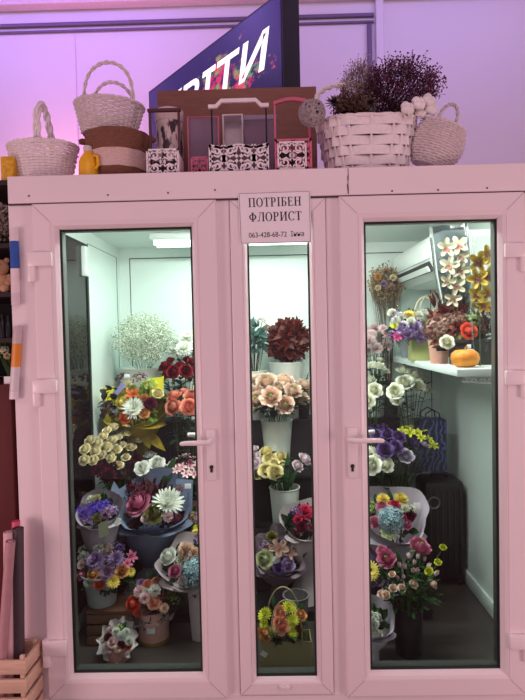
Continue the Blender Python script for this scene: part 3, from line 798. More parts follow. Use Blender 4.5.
# handles
HM = mat('handle_pvc', '#f3e6e8', .25, var=.01)
def handle(door, u0, u1, v0, v1, lu0, lu1, lv, kv):
    Y = YD; a = at(u0, v1, Y); b_ = at(u1, v0, Y); cx = (a.x+b_.x)/2; w = (b_.x-a.x)/2
    h = MB().bbox((cx-w, Y-.010, a.z), (cx+w, Y, b_.z), .004).obj('handle', HM, door)
    s0 = at(lu0, lv, Y-.05); s1 = at(lu1, lv, Y-.05)
    mb = MB(); mb.tube([V((s0.x, Y-.008, s0.z)), V((s0.x, Y-.03, s0.z))], .011, 12)
    dr = 1 if s1.x > s0.x else -1
    mb.tube([V((s0.x, Y-.028, s0.z)), V((s0.x+dr*.006, Y-.044, s0.z)), V((s0.x+dr*.02, Y-.05, s0.z)), V((s1.x-dr*.02, Y-.05, s0.z)), V((s1.x, Y-.048, s0.z-.002)), V((s1.x+dr*.004, Y-.046, s0.z-.002))], [.011, .011, .0105, .0095, .0085, .005], 12)
    mb.obj('lever', HM, h)
    k = at((u0+u1)/2, kv, Y-.0105); mb = MB()
    xf(mb.lathe([(.008, 0), (.008, .003), (.0, .0035)], 14), Matrix.Translation(k)@Matrix.Rotation(PI/2, 4, 'X')); mb.bbox((k.x-.005, k.y-.003, k.z-.022), (k.x+.005, k.y, k.z), .002)
    mb.obj('lock_cylinder', mat('lock_metal', '#4a4648', .35, .8), h)
    # inside lever
    mb = MB(); yi = .07
    mb.tube([V((s0.x, .05, s0.z)), V((s0.x, yi+.02, s0.z)), V((s0.x+dr*.02, yi+.03, s0.z)), V((s1.x, yi+.03, s0.z))], .010, 10); mb.obj('inner_lever', HM, door)
handle(d1, 207.5, 215.5, 429, 480, 209, 181, 443, 467)
handle(d2, 348, 357, 427, 478, 350.5, 383, 441, 466)
def hinge(door, u0, u1, v0, v1, pu0, pu1, pv1):
    Y = YD; a = at(u0, v1, Y); b_ = at(u1, v0, Y)
    h = MB().bbox((a.x, Y-.018, a.z), (b_.x, Y, b_.z), .006).obj('hinge', HM, door)
    c_ = at(pu0, pv1, Y-.01); d_ = at(pu1, v0, Y-.01)
    MB().bbox((c_.x, Y-.014, c_.z), (d_.x, Y+.02, d_.z-.004), .005).obj('hinge_pin', HM, h)
hinge(d1, 29, 53, 252, 267, 28, 34, 282); hinge(d1, 34, 58, 379, 393.5, 33, 39, 407); hinge(d1, 44, 68, 639, 654.5, 43, 49, 668)
hinge(d2, 503.5, 527, 243, 258, 521, 526, 272); hinge(d2, 504, 528, 370, 385, 521, 526, 398); hinge(d2, 508, 530, 633, 648, 524, 529, 662)

# notice
nY = -.0125
c4 = [at(238, 193, nY), at(310.2, 190.5, nY), at(311.6, 242.3, nY), at(240.2, 244, nY)]
c4[1] = V((c4[1].x, nY, c4[1].z))
nx = (c4[1]-c4[0]); nw = nx.length; nx.normalize(); nz_ = (c4[0]-c4[3]); nh = nz_.length; nz_.normalize()
notice = thing('notice_sheet', 'white paper notice with black capitals taped above the narrow window', 'notice', c4[3])
def nq(m, off, ins=0):
    a0, a1, a2, a3 = c4; mid = (a0+a1+a2+a3)/4; q = [p+(mid-p)*ins+V((0, off, 0)) for p in (a3, a2, a1, a0)]; return MB().add(q+[p+V((0, .0007, 0)) for p in q], [(0, 1, 2, 3), (7, 6, 5, 4), (0, 3, 7, 4), (1, 5, 6, 2)])
nq(0, 0).obj('sheet', mat('paper_white', '#f3ecef', .5, var=.02, scale=25), notice, smooth=False)
INK = mat('ink', '#1c1a1e', .7)
o0 = c4[3]
mb = MB()
for a_, b_ in ((0, 1), (1, 2), (2, 3), (3, 0)):
    mid = sum(c4, V())/4; pa, pb = [c4[k]+(mid-c4[k])*.03 for k in (a_, b_)]; mb.ribbon([pa+V((0, -.0004, 0)), pb+V((0, -.0004, 0))], .0016, .0003)
mb.obj('sheet_border', mat('border_grey', '#77707c', .6), notice)
for txt, x_, z_, w_, h_ in (('ПОТРІБЕН', .135, .715, .735, .175), ('ФЛОРИСТ', .135, .43, .735, .175)):
    mb = MB()
    for g in serif_text(txt, nh*h_, nx, nz_, o0+nx*nw*x_+nz_*nh*z_, V((0, -.0006, 0)), nw*w_): mb.add(g.v, g.f)
    mb.obj('lettering', INK, notice, smooth=False)
NMt = Matrix(((nx.x, nz_.x, 0, 0), (nx.y, nz_.y, -1, 0), (nx.z, nz_.z, 0, 0), (0, 0, 0, 1)))
text_obj('lettering', '063-428-68-72  Інна', .03, Matrix.Translation(o0+nx*nw*.125+nz_*nh*.115+V((0, -.0008, 0)))@NMt, INK, notice, width=nw*.765, height=nh*.105)

# ceiling lamp in the cabinet
lamp = thing('batten_lamp', 'twin-tube batten lamp fixed under the cabinet ceiling', 'lamp', (-.21, .98, 2.10))
MB().bbox((-.68, .90, 2.062), (.26, 1.06, 2.0995), .008).obj('housing', PVCIN, lamp)
for y in (.935, 1.025): MB().tube([(-.66, y, 2.047), (.24, y, 2.047)], .013, 12).obj('tube', emis('tube_light', '#e6fff6', 3), lamp)

# air conditioner on the inner wall
ac = thing('air_conditioner', 'white wall-mounted air conditioner indoor unit with dark outlet slot', 'air conditioner', (1.12, .9, 1.775))
prof = [(1.119, 2.005), (.86, 2.005), (.815, 1.99), (.80, 1.965), (.797, 1.90), (.803, 1.86), (.83, 1.812), (.88, 1.785), (.95, 1.772), (1.119, 1.772)]
ACM = mat('ac_plastic', '#eef3f1', .3, var=.01)
def extr(mb, pr, ya, yb, mi=0):
    n = len(pr); vs = [(x, ya, z) for x, z in pr]+[(x, yb, z) for x, z in pr]
    mb.add(vs, [tuple(range(n)), tuple(range(2*n-1, n-1, -1))]+[(i, n+i, n+(i+1) % n, (i+1) % n) for i in range(n)], mi=mi); return mb
extr(MB(), prof, .52, 1.33).obj('body', ACM, ac, smooth=False)
extr(MB(), [(.802, 1.862), (.799, 1.860), (.824, 1.815), (.832, 1.812)], .56, 1.29).obj('air_outlet', mat('outlet_dark', '#1d2422', .5), ac)
extr(MB(), [(.806, 1.842), (.796, 1.838), (.812, 1.812), (.82, 1.815)], .60, 1.25).obj('louvre', ACM, ac)
extr(MB(), [(.7985, 1.875), (.7955, 1.875), (.7955, 1.871), (.7985, 1.871)], .53, 1.32).obj('front_panel_seam', mat('seam_grey', '#9aa5a2', .5), ac)

# shelf on the inner wall
shf = thing('wall_shelf', 'white shelf with pierced bracket fixed below the air conditioner', 'shelf', (.945, .7, 1.30))
MB().bbox((.775, .09, 1.318), (1.119, 1.40, 1.35), .003).obj('shelf_board', PVCIN, shf)
for yb_ in (.10, 1.2):
    mb = MB(); mb.ribbon([(.80, yb_, 1.316), (1.118, yb_, 1.316), (1.118, yb_, 1.27), (.80, yb_, 1.297)], .006, .004, closed=True)
    for i in range(8):
        x_ = .81+i*.038; mb.ribbon([(x_, yb_, 1.314), (x_+.019, yb_, 1.29), (x_+.038, yb_, 1.314)], .005, .004)
    mb.obj('pierced_bracket', mat('bracket_white', '#d5dad8', .4), shf)

# ================================================================== things on the roof
WICK = mat('wicker_white', '#dccfcf', .7, var=.1, scale=60)
WICKG = mat('wicker_grey', '#a79a9c', .75, var=.14, scale=70)
WICKW = mat('wicker_bright', '#ece2e2', .65, var=.07, scale=60)
ZR = ZT
def base_at(u, Y): return V((at(u, 160, Y).x, Y, ZR))
def basket(name, label, u, Y, z, rx0, ry0, rx1, ry1, h, rows, ns, th, amp, M, handles=(), rot=0, ex=1.0, bulge=0, flat=1.0, tiltM=None, group=None, rimr=.006, fill=None, r_h=.004):
    c = base_at(u, Y); c.z = z
    t = thing(name, label, 'basket', c, group)
    T = Matrix.Translation(c)@(tiltM or Matrix.Identity(4))@Matrix.Rotation(rot, 4, 'Z')
    wv_ = weave(rx0, ry0, rx1, ry1, h, rows, ns, th, amp, flat, ex, bulge); wv_.v = [(p[0], p[1], max(p[2], .002)) for p in wv_.v]
    xf(wv_, T).obj('woven_body', M, t)
    mb = MB(); mb.add(ring_pts(rx0*.97, ry0*.97, .008, 40, ex), [tuple(range(40))]); mb.tube(ring_pts(rx0, ry0, .009, 40, ex), rimr*.8, 6, True); xf(mb, T).obj('base', M, t)
    mb = MB(); braid(mb, ring_pts(rx1, ry1, h, 72, ex), rimr*.75, rimr*.6, 16, closed=True); xf(mb, T).obj('rim', M, t)
    for pth in handles:
        mb = MB(); braid(mb, pth, r_h, r_h*1.05, 5); 
        for e_ in (pth[0], pth[-1]): mb.tube(ring_pts(.009, .009, 0, 10), .003, 5, True, ); n_ = 50; mb.v[-n_:] = [tuple(V(p)+V(e_)) for p in mb.v[-n_:]]
        xf(mb, T).obj('handle', M, t)
    return t, T
# oval basket, handles folded together
basket('wicker_basket', 'oval white wicker basket with two braided handles upright, beside the yellow jug', 43.5, .16, ZR, .108, .075, .147, .108, .168, 15, 34, .0048, .0035, WICKW,
       [arc((-.006, -.06, .165), (-.004, .10, .165), .175, lean=(.006, -.03, 0)), arc((.012, -.06, .165), (.012, .10, .165), .185, lean=(-.004, -.03, 0))], r_h=.0062)
# rope pot and the basket on it
c_ = base_at(119, .17)
rp_ = thing('rope_pot', 'round brown rope pot with a wide cream band under a wicker basket', 'pot', c_)
def coil(z0, z1, r0, r1, n, th):
    mb = MB()
    for i in range(n):
        q = (i+.5)/n; z = sub(z0, z1, q); pts = []
        mb.tube([(c_.x+cos(2*PI*j/48)*sub(r0, r1, q), c_.y+sin(2*PI*j/48)*sub(r0, r1, q), c_.z+z+.0012*sin(j*5+i)) for j in range(48)], th, 6, True)
    return mb
ROPE = mat('rope_brown', '#7d5140', .85, var=.2, scale=120); ROPEC = mat('rope_cream', '#d5b9b2', .85, var=.1, scale=120)
mb = coil(.005, .055, .106, .115, 7, .0052); mb.lathe([(0, .003), (.105, .003)], 40, c_); mb.obj('rope_base', ROPE, rp_)
coil(.055, .125, .115, .126, 9, .0052).obj('cream_band', ROPEC, rp_)
coil(.125, .205, .126, .136, 10, .0052).obj('rope_top', ROPE, rp_)
for s_ in (-1, 1):
    mb = MB(); mb.tube([V((c_.x+s_*.13, c_.y-.01, c_.z+.185)), V((c_.x+s_*.152, c_.y-.015, c_.z+.188)), V((c_.x+s_*.164, c_.y-.02, c_.z+.185))], [.011, .014, .009], 10); mb.obj('knot_handle', ROPE, rp_)
TL = Matrix.Rotation(.05, 4, 'Y')
basket('wicker_basket', 'pale wicker basket with two arched braided handles, set on the rope pot', 109.5, .17, ZR+.214, .110, .085, .147, .115, .125, 15, 34, .0044, .0034, WICK,
       [arc((-.085, -.07, .12), (.12, -.07, .12), .155, lean=(.0, -.01, 0), p=.75), arc((-.09, .07, .12), (.10, .07, .12), .145, lean=(-.02, .01, 0), p=.8)], tiltM=TL, r_h=.0046)
# yellow jug
c_ = base_at(88.5, .075)
jug = thing('yellow_jug', 'yellow plastic jug between the oval basket and the rope pot', 'jug', c_)
YEL = mat('yellow_plastic', '#f0b51a', .35)
MB().lathe([(0, .002), (.036, .002), (.041, .008), (.040, .06), (.033, .09), (.02, .108), (.016, .118)], 28, c_).obj('body', YEL, jug)
MB().lathe([(.018, .117), (.019, .119), (.019, .138), (.0, .14)], 20, c_).obj('cap', mat('cap_grey', '#cfc6c6', .5), jug)
MB().tube([c_+V((.028, -.018, .095)), c_+V((.045, -.025, .09)), c_+V((.047, -.025, .055)), c_+V((.036, -.02, .04))], .006, 8).obj('handle', YEL, jug)
# board box at the back
a = at(157, 91, .40); b_ = at(316, 86, .40); WOOD = mat('wood_brown', '#8d5f50', .6, var=.14, scale=14, stretch=(1, 1, 9), bump=.1)
wb = thing('wooden_box', 'brown wooden box standing on edge behind the flower carriers', 'box', ((a.x+b_.x)/2, .44, ZR))
wt = (a.z+b_.z)/2
MB().bbox((a.x, .40, ZR), (b_.x, .414, wt), .002).obj('front_board', WOOD, wb)
for xx in (a.x, b_.x-.014): MB().bbox((xx, .415, ZR), (xx+.014, .52, wt), .002).obj('side_board', WOOD, wb)
MB().bbox((a.x+.015, .415, wt-.014), (b_.x-.015, .52, wt), .002).obj('top_board', WOOD, wb)
# carriers with fretwork fronts
def carrier(label, u0, u1, vtop, vbar, Y, dep, M, MBAR, post_u=None, wave=0, cells=1, back=True, barh=.012, shape='bar', backing='#3d2c30'):
    x0 = at(u0, 160, Y).x; x1 = at(u1, 160, Y).x; zt = at((u0+u1)/2, vtop, Y).z; zb = at((u0+u1)/2, vbar, Y).z
    t = thing('flower_carrier', label, 'carrier', ((x0+x1)/2, Y+dep/2, ZR))
    fretwork(MB(), x0, x1, ZR+.001, zt, Y, wave, min(.010, (x1-x0)*.06), .005, cells).obj('fretwork_front', M, t)
    mb = MB(); mb.box((x0, Y+.001, ZR+.001), (x1, Y+dep, ZR+.006)).box((x0, Y+.001, ZR+.006), (x0+.004, Y+dep, zt-.015)).box((x1-.004, Y+.001, ZR+.006), (x1, Y+dep, zt-.015)); mb.obj('tray', M, t)
    MB().box((x0+.0045, Y+dep*.9, ZR+.0065), (x1-.0045, Y+dep*.92, zt-.015)).obj('backing', mat('backing'+backing, backing, .8), t)
    return t, x0, x1, zt, zb
PINKW = mat('pink_board', '#cc6482', .55); WB = mat('white_board', '#eadfe3', .5); DKW = mat('dark_wood', '#4b1f22', .5)
t, x0, x1, zt, zb = carrier('small carrier with white fretwork front and dark wooden hoop handle', 146.5, 179, 149, 106, .03, .12, WB, DKW)
mb = MB(); ym = .03+.06
for xx in (x0+.006, x1-.006): mb.bbox((xx-.005, ym-.006, ZR+.0065), (xx+.005, ym+.006, zb), .002)
mb.bbox((x0-.004, ym-.008, zb), (x1+.004, ym+.008, zb+.014), .003); mb.obj('hoop_handle', DKW, t)
t, x0, x1, zt, zb = carrier('white flower carrier with wavy fretwork front and white top handle', 209, 269, 144, 100, .03, .13, WB, WB, wave=.010, cells=2, backing='#7a6670')
mb = MB(); ym = .10
for xx in (x0+.008, x1-.008): MB().tube([(xx, ym, ZR+.007), (xx, ym, zb)], .0035, 8).obj('side_rod', BLACK, t)
xm = (x0+x1)/2; mb = MB(); mb.ribbon([(x0-.004, ym-.006, zb), (x0+.028, ym-.006, zb), (x0+.05, ym-.006, zb+.022), (x1-.05, ym-.006, zb+.022), (x1-.028, ym-.006, zb), (x1+.004, ym-.006, zb)], .015, .012); mb.obj('top_handle', WB, t)
t, x0, x1, zt, zb = carrier('bright pink flower carrier with white fretwork panel and pink arched handle', 275, 312, 139, 97, .03, .13, PINKW, PINKW)
fretwork(MB(), x0+.010, x1-.022, ZR+.008, zt-.012, .024, 0, .007, .004).obj('fretwork_panel', WB, t)
mb = MB(); ym = .10
for xx in (x0+.004, x1-.004): mb.bbox((xx-.004, ym-.02, ZR+.0065), (xx+.004, ym+.02, zb), .002)
mb.ribbon([(sub(x0, x1, i/10), ym-.006, zb+.016*sin(PI*i/10)) for i in range(11)], .014, .012); mb.obj('arched_handle', PINKW, t)
t, x0, x1, zt, zb = carrier('low pink carrier half hidden behind the wavy white one', 191, 208, 157, 115, .05, .11, PINKW, PINKW)
OG = glass_mat('organza', '#dcc8da', .6, .4, '#a893ae', .3)
xa = at(188.5, 150, .17).x; xb = at(219, 150, .17).x; zc = at(204, 117, .17).z
t = thing('clear_gift_bag', 'clear plastic gift bag with pink edges beside the patterned hatbox', 'bag', ((xa+xb)/2, .19, ZR))
mb = MB(); mb.box((xa+.003, .172, ZR+.003), (xb-.003, .212, zc-.004)); mb.obj('clear_body', OG, t)
mb = MB(); mb.ribbon([(xa, .17, ZR+.002), (xa, .17, zc), (xb, .17, zc), (xb, .17, ZR+.002)], .006, .003); mb.obj('pink_edging', PINKW, t)
xa = at(245, 150, .2).x; xb = at(277, 150, .2).x; zc = at(260, 114, .2).z
t = thing('clear_gift_bag', 'clear plastic gift bag with a grey folded top, next to the pink arched carrier', 'bag', ((xa+xb)/2, .24, ZR))
mb = MB(); mb.box((xa, .21, ZR+.002), (xb, .27, zc-.02)); mb.obj('clear_body', OG, t)
mb = MB(); mb.bbox((xa-.003, .205, zc-.022), (xb+.003, .275, zc), .003); mb.obj('folded_top', mat('grey_film', '#8d7f92', .4), t)
xa = at(223, 150, .24).x; xb = at(243.5, 150, .24).x; zc = at(232, 114, .24).z
t = thing('white_box', 'small white open-fronted box with an inner shelf behind the wavy carrier', 'box', ((xa+xb)/2, .28, ZR))
mb = MB()
for q in ((xa, .24, ZR, xa+.006, .33, zc), (xb-.006, .24, ZR, xb, .33, zc), (xa+.006, .24, zc-.006, xb-.006, .33, zc), (xa+.006, .24, ZR, xb-.006, .33, ZR+.006), (xa+.006, .32, ZR+.006, xb-.006, .33, zc-.006)): mb.box(q[:3], q[3:])
mb.obj('case', WB, t); MB().box((xa+.006, .245, sub(ZR, zc, .55)), (xb-.006, .319, sub(ZR, zc, .55)+.006)).obj('shelf', WB, t)
# patterned hatbox
c_ = base_at(170.5, .22); zc = at(170, 106, .16).z-ZR
hm, nt, b = _new('hatbox_print')
tc = nt.nodes.new('ShaderNodeTexCoord'); vo = nt.nodes.new('ShaderNodeTexNoise'); vo.inputs['Scale'].default_value = 40; vo.inputs['Detail'].default_value = 5
mp = nt.nodes.new('ShaderNodeMapping'); mp.inputs['Scale'].default_value = (1, 1, .35); nt.links.new(tc.outputs['Object'], mp.inputs[0]); nt.links.new(mp.outputs[0], vo.inputs['Vector'])
rr = nt.nodes.new('ShaderNodeValToRGB'); rr.color_ramp.elements[0].position = .44; rr.color_ramp.elements[0].color = lin('#3a2c34'); rr.color_ramp.elements[1].position = .52; rr.color_ramp.elements[1].color = lin('#d9c6c2')
nt.links.new(vo.outputs['Fac'], rr.inputs[0]); nt.links.new(rr.outputs[0], b.inputs['Base Color'])
t = thing('hatbox', 'tall round hatbox with a dark floral print behind the hoop-handled carrier', 'box', c_)
r_ = 13.5*px(.16)
MB().lathe([(0, .001), (r_, .001), (r_, zc-.05)], 36, c_).obj('body', hm, t)
MB().lathe([(r_+.003, zc-.052), (r_+.004, zc-.05), (r_+.004, zc-.002), (r_+.001, zc), (0, zc)], 36, c_).obj('lid', mat('hatbox_lid', '#cdb6b8', .5, var=.12, scale=35), t)
# big white basket of dried flowers
cw = base_at(365, .20)
tb, TB = basket('wicker_basket', 'large white flat-weave wicker basket of dried flowers with one arched handle', 366, .20, ZR, .155, .105, .202, .145, .232, 6, 24, .0066, .007, WICKW, [], flat=0, ex=.55, rimr=.006)
mb = MB(); braid(mb, [TB@V(p) for p in arc((-.205, -.04, .20), (.19, .11, .22), .22, lean=(-.05, .0, 0), p=.55)], .0068, .0068, 7); mb.obj('handle', WICKW, tb)
mb = MB(); braid(mb, [TB@V(p) for p in ring_pts(.156, .106, .020, 60, .55)], .009, .007, 30, closed=True); mb.obj('base_braid', WICKW, tb)
mb = MB(); mb.add([TB@V(p) for p in ring_pts(.182, .127, .16, 40, .55)], [tuple(range(40))]); mb.obj('foam_filler', mat('foam_dark', '#2b2022', .9), tb)
def spray_bunch(name, label, cat, c, Y, rx, ry, base, n, cols, seed, dotr=.0045, stemm='#4a3a30', root=None, fan=1.0, group=None, kind='blossom'):
    """a bunch of thin branching twigs with countless tiny heads"""
    rd = random.Random(seed); B = V(base); C = at(c[0], c[1], Y); t = thing(name, label, cat, B, group); st = MB(); hd = MB(); RX = rx*px(Y); RY = ry*px(Y)
    for i in range(n):
        a = rd.uniform(0, 6.28); q = rd.random()**.4; dz = rd.uniform(-1, 1)
        tip = C+V((cos(a)*RX*q, dz*RX*.55*math.sqrt(max(0, 1-q*q*.6)), sin(a)*RY*q))
        mid = sub(B, tip, .55)+V((rd.uniform(-.01, .01), rd.uniform(-.01, .01), .01))
        if i % 3 == 0: st.tube([B+V((rd.uniform(-.008, .008), rd.uniform(-.008, .008), .003)), mid, tip], .0011, 3, cap=False)
        for k in range(5):
            p = tip+V((rd.gauss(0, 1), rd.gauss(0, 1), rd.gauss(0, 1)))*.014; st.tube([sub(mid, tip, .7), p], .0006, 3, cap=False) if k < 2 else None
            r = dotr*rd.uniform(.6, 1.25); tv = rd.random(); ax = [V((r, 0, 0)), V((-r, 0, 0)), V((0, r, 0)), V((0, -r, 0)), V((0, 0, r)), V((0, 0, -r))]
            hd.add([p+x for x in ax], [(0,2,4),(2,1,4),(1,3,4),(3,0,4),(2,0,5),(1,2,5),(3,1,5),(0,3,5)], [tv]*6)
    st.obj('twigs', mat('twig'+stemm, stemm, .8), t)['kind'] = 'stuff'
    hd.obj(kind+'_heads', petal_mat('spray_'+cols[0]+cols[1], cols[0], cols[1], .7), t)['kind'] = 'stuff'
    return t
BT = ZR+.163
spray_bunch('dried_flower_bunch', 'bushy bunch of dark purple dried flowers in the big white basket', 'dried flowers', (403, 88), .22, 35, 27, (cw.x+.06, .20, BT), 620, ('#3a1230', '#8a4a6a'), 3, .0042, '#3a1a22')
spray_bunch('dried_flower_bunch', 'thin beige dried flower bunch beside the dark purple one in the big basket', 'dried flowers', (360, 88), .24, 18, 27, (cw.x-.04, .23, BT), 330, ('#7d685c', '#c9b4ac'), 4, .0032, '#6a564a')
spray_bunch('dried_flower_bunch', 'low brown dried flower bunch behind the thistles at the basket rim', 'dried flowers', (352, 105), .16, 16, 9, (cw.x-.05, .17, BT), 150, ('#4a3430', '#8a6858'), 6, .006, '#4a3430')
thp = petal_mat('petal_thistle', '#2a1c2a', '#4a3a50'); PAL['thistle'] = ('#2a1c2a', '#54465e')
for u_, v_, nm in ((334, 103, 'dark dried thistle standing at the handle end of the big basket'), (370, 104, 'dark dried thistle in front of the dark purple dried flowers')):
    stems('dried_thistle', nm, 'dried flower', None, 'thistle', 'thistle', [(u_, v_, 9.5, .075)], (at(u_, 105, .1).x, .13, BT), .004, BT+.02, nl=0, fdir=(0, -.9, .3))
PAL['cotton'] = ('#d8d0d0', '#f6efef')
for i, (u_, v_) in enumerate(((407, 109), (418, 104), (428, 101), (431, 109), (420, 112), (408, 115))):
    stems('cotton_stem', 'white fluffy cotton boll on the rim of the big white basket', 'dried flower', 'cotton bolls over the basket rim', 'cotton', 'cotton', [(u_, v_, 7.4, .05+.012*i)], (cw.x+.13, .15+.004*i, BT), .004, BT+.02, nl=0, fdir=(.2, -.8, .4))
# rattan ball
c_ = at(312, 113, .03); rb = MB(); rd = random.Random(5); R_ = 13*px(.06)
for i in range(46):
    q = V((rd.gauss(0, 1), rd.gauss(0, 1), rd.gauss(0, 1))).normalized(); u_ = q.orthogonal().normalized(); w_ = q.cross(u_); rr_ = R_*rd.uniform(.9, 1)
    rb.tube([V(c_)+(u_*cos(2*PI*j/26)+w_*sin(2*PI*j/26))*rr_ for j in range(26)], .0022, 5, True)
tag(rb.obj('rattan_ball', WICKG, loc=(c_.x, c_.y, c_.z-R_)), 'grey ball of loosely wound rattan hanging on the big basket handle', 'decoration')
# round basket lying on its side
cb = base_at(433, .16)
TT = Matrix.Rotation(.38, 4, 'Y')@Matrix.Rotation(.10, 4, 'X')
basket('wicker_basket', 'small tilted round wicker basket with a thin hoop handle beside the big white one', 428, .14, ZR+.036, .070, .060, .088, .08, .175, 18, 30, .0042, .0034, WICK, [arc((-.03, .06, .17), (.05, .05, .17), .12, p=.6)], tiltM=TT, bulge=.028, rimr=.005, r_h=.0045)

# ================================================================== left of the cabinet
SHW = mat('shelf_dark', '#2a1a1c', .6); RED = mat('red_wood', '#5a1c1c', .45, var=.12, scale=8, stretch=(6, 6, .6))
su = thing('display_shelving', 'dark shelving with a dark red cupboard below, left of the cabinet', 'shelving', (-1.45, .3, 0))
zr = at(5, 385, .0).z
MB().bbox((-1.85, .02, .0006), (-1.075, .5, zr), .004).obj('cupboard', RED, su)
for v_ in (180, 243, 292, 338):
    z_ = at(5, v_, .05).z; MB().bbox((-1.85, .05, z_-.02), (-1.065, .5, z_), .002).obj('shelf_board', SHW, su)
MB().box((-1.85, .501, zr), (-1.065, .515, 2.2)).obj('back_panel', mat('shelf_back', '#171012', .8), su)
def shelf_z(v): return at(5, v, .05).z
a = at(1, 178, .06); b_ = at(15.5, 156, .06)
t = thing('yellow_box', 'small yellow printed carton on top of the dark shelving', 'box', ((a.x+b_.x)/2, .1, shelf_z(180)))
MB().bbox((a.x, .06, shelf_z(180)), (b_.x-.012, .15, b_.z), .002).obj('carton', mat('yellow_print', '#d8a428', .6, var=.25, scale=55), t)
spray_bunch('silver_bush', 'silvery dried bush on the upper dark shelf beside the cabinet post', 'dried flowers', (1, 222), .12, 9, 14, (-1.10, .14, shelf_z(243)), 140, ('#6e6258', '#b8aaa0'), 9, .005)
# teddy bear
tz = shelf_z(292); tx = at(3, 280, .12).x
t = thing('teddy_bear', 'small beige plush bear sitting on the middle dark shelf', 'toy', (tx, .12, tz)); BE = mat('plush_beige', '#c79c78', .9, var=.1, scale=90, bump=.4)
mb = MB(); mb.ball((tx, .12, tz+.045), .042, 14, 9); mb.ball((tx, .10, tz+.108), .034, 14, 9)
for s_ in (-1, 1): mb.ball((tx+s_*.026, .105, tz+.138), .012, 8, 6)
for s_ in (-1, 1): mb.ball((tx+s_*.032, .065, tz+.016), .018, 10, 6); mb.tube([(tx+s_*.035, .11, tz+.07), (tx+s_*.05, .08, tz+.05), (tx+s_*.045, .06, tz+.035)], [.013, .013, .010], 8)
mb.obj('body', BE, t)
mb = MB(); mb.ball((tx, .068, tz+.100), .015, 10, 6); mb.obj('muzzle', mat('plush_cream', '#e0c4a6', .9), t)
mb = MB()
for q in ((tx-.013, .069, tz+.118), (tx+.013, .069, tz+.118), (tx, .054, tz+.104)): mb.ball(q, .004, 6, 4)
mb.obj('eyes_and_nose', BLACK, t)
for i, (u_, h_) in enumerate(((2.5, .10), (8, .095))):
    c_ = V((at(u_, 320, .1).x, .1, shelf_z(338))); o = MB().lathe([(0, .001), (.012, .001), (.012, h_*.6), (.006, h_*.75), (.006, h_), (0, h_)], 14, c_).obj('black_bottle', mat('bottle_black', '#0d0d10', .25), loc=c_)
    tag(o, ['small black bottle on the lower dark shelf, further from the cabinet', 'small black bottle on the lower dark shelf, next to the cabinet post'][i], 'bottle')
zz = zr; p_ = at(3, 360, .08)
bouquet('green_posy', 'little green and cream posy lying on the dark red cupboard', 'bouquet', (2, 352), .1, 10, (-1.11, .13, zr), [('stat', 'ivory', 4, 350, 5), ('mum', 'green', -2, 354, 5), ('carn', 'cream', 7, 356, 3.5)], None, GREEN, 18, (.03, .008))
a = at(-1, 377, -.0); b_ = at(11, 369, -.0)
tag(MB().box((a.x, .04, zr+.001), (b_.x, .045, zr+(b_.z-a.z))).obj('price_card', TAG, loc=(a.x, .045, zr)), 'white price card standing on the dark red cupboard', 'card')
# packets on the post
def packet(label, u0, v0, u1, v1, w, bands):
    a = at(u0, v0, -.012); b_ = at(u1, v1, -.012); ex = V((1, 0, 0)); n = len(bands); t = thing('hanging_packet', label, 'packet', b_)
    d = b_-a
    for (q0, q1, c, nm) in bands:
        mb = MB(); W = w*px(-.01)/2
        pts = [a+d*sub(q0, q1, i/6) for i in range(7)]
        vs = []; fs = []
        for p in pts: vs += [p+V((-W, -.004, 0)), p+V((-W*.5, -.011, 0)), p+V((W*.5, -.011, 0)), p+V((W, -.004, 0)), p+V((W, .004, 0)), p+V((-W, .004, 0))]
        for i in range(6):
            for k in range(6): fs.append((i*6+k, (i+1)*6+k, (i+1)*6+(k+1) % 6, i*6+(k+1) % 6))
        fs += [tuple(range(6)), tuple(range(41, 35, -1))]
        mb.add(vs, fs); mb.obj(nm, mat('pk'+c, c, .35), t)
packet('slim white packet with a blue band stuck on the cabinet post', 14, 229, 16, 305, 8.5, [(0, .16, '#e6d6da', 'top_flap'), (.16, .52, '#2a55a8', 'blue_band'), (.52, .84, '#ead6d8', 'white_band'), (.84, 1, '#dccbd0', 'end_flap')])
packet('slim white packet with an orange band hanging low on the cabinet post', 18, 326, 14, 399, 9, [(0, .24, '#c9b4b8', 'top_flap'), (.24, .56, '#e08a2c', 'orange_band'), (.56, .9, '#d8cfd2', 'printed_band'), (.9, 1, '#e6d8dc', 'end_flap')])
# crate with rolls
cz0 = at(10, 648, -.10).z; xr = at(26, 670, -.16).x
t = thing('slatted_crate', 'pale slatted wooden crate holding wrapping paper rolls on the floor', 'crate', (xr-.2, -.0, 0)); CW = mat('crate_wood', '#d8b49c', .7, var=.12, scale=10, stretch=(1, 1, 8))
H4 = cz0/4
for i in range(4):
    z_ = .004+i*H4
    for nm, lo, hi in (('front_slat', (xr-.4, -.16, z_), (xr, -.148, z_+H4*.72)), ('back_slat', (xr-.4, -.022, z_), (xr, -.01, z_+H4*.72)), ('side_slat', (xr-.012, -.147, z_), (xr, -.023, z_+H4*.72))):
        MB().bbox(lo, hi, .002).obj(nm, CW, t)
for xx in (xr-.03, xr-.4):
    for yy in (-.147, -.036): MB().bbox((xx, yy, .003), (xx+.016, yy+.013, cz0-.004), .002).obj('corner_post', CW, t)
MB().box((xr-.39, -.146, .003), (xr-.032, -.024, .008)).obj('crate_floor', CW, t)
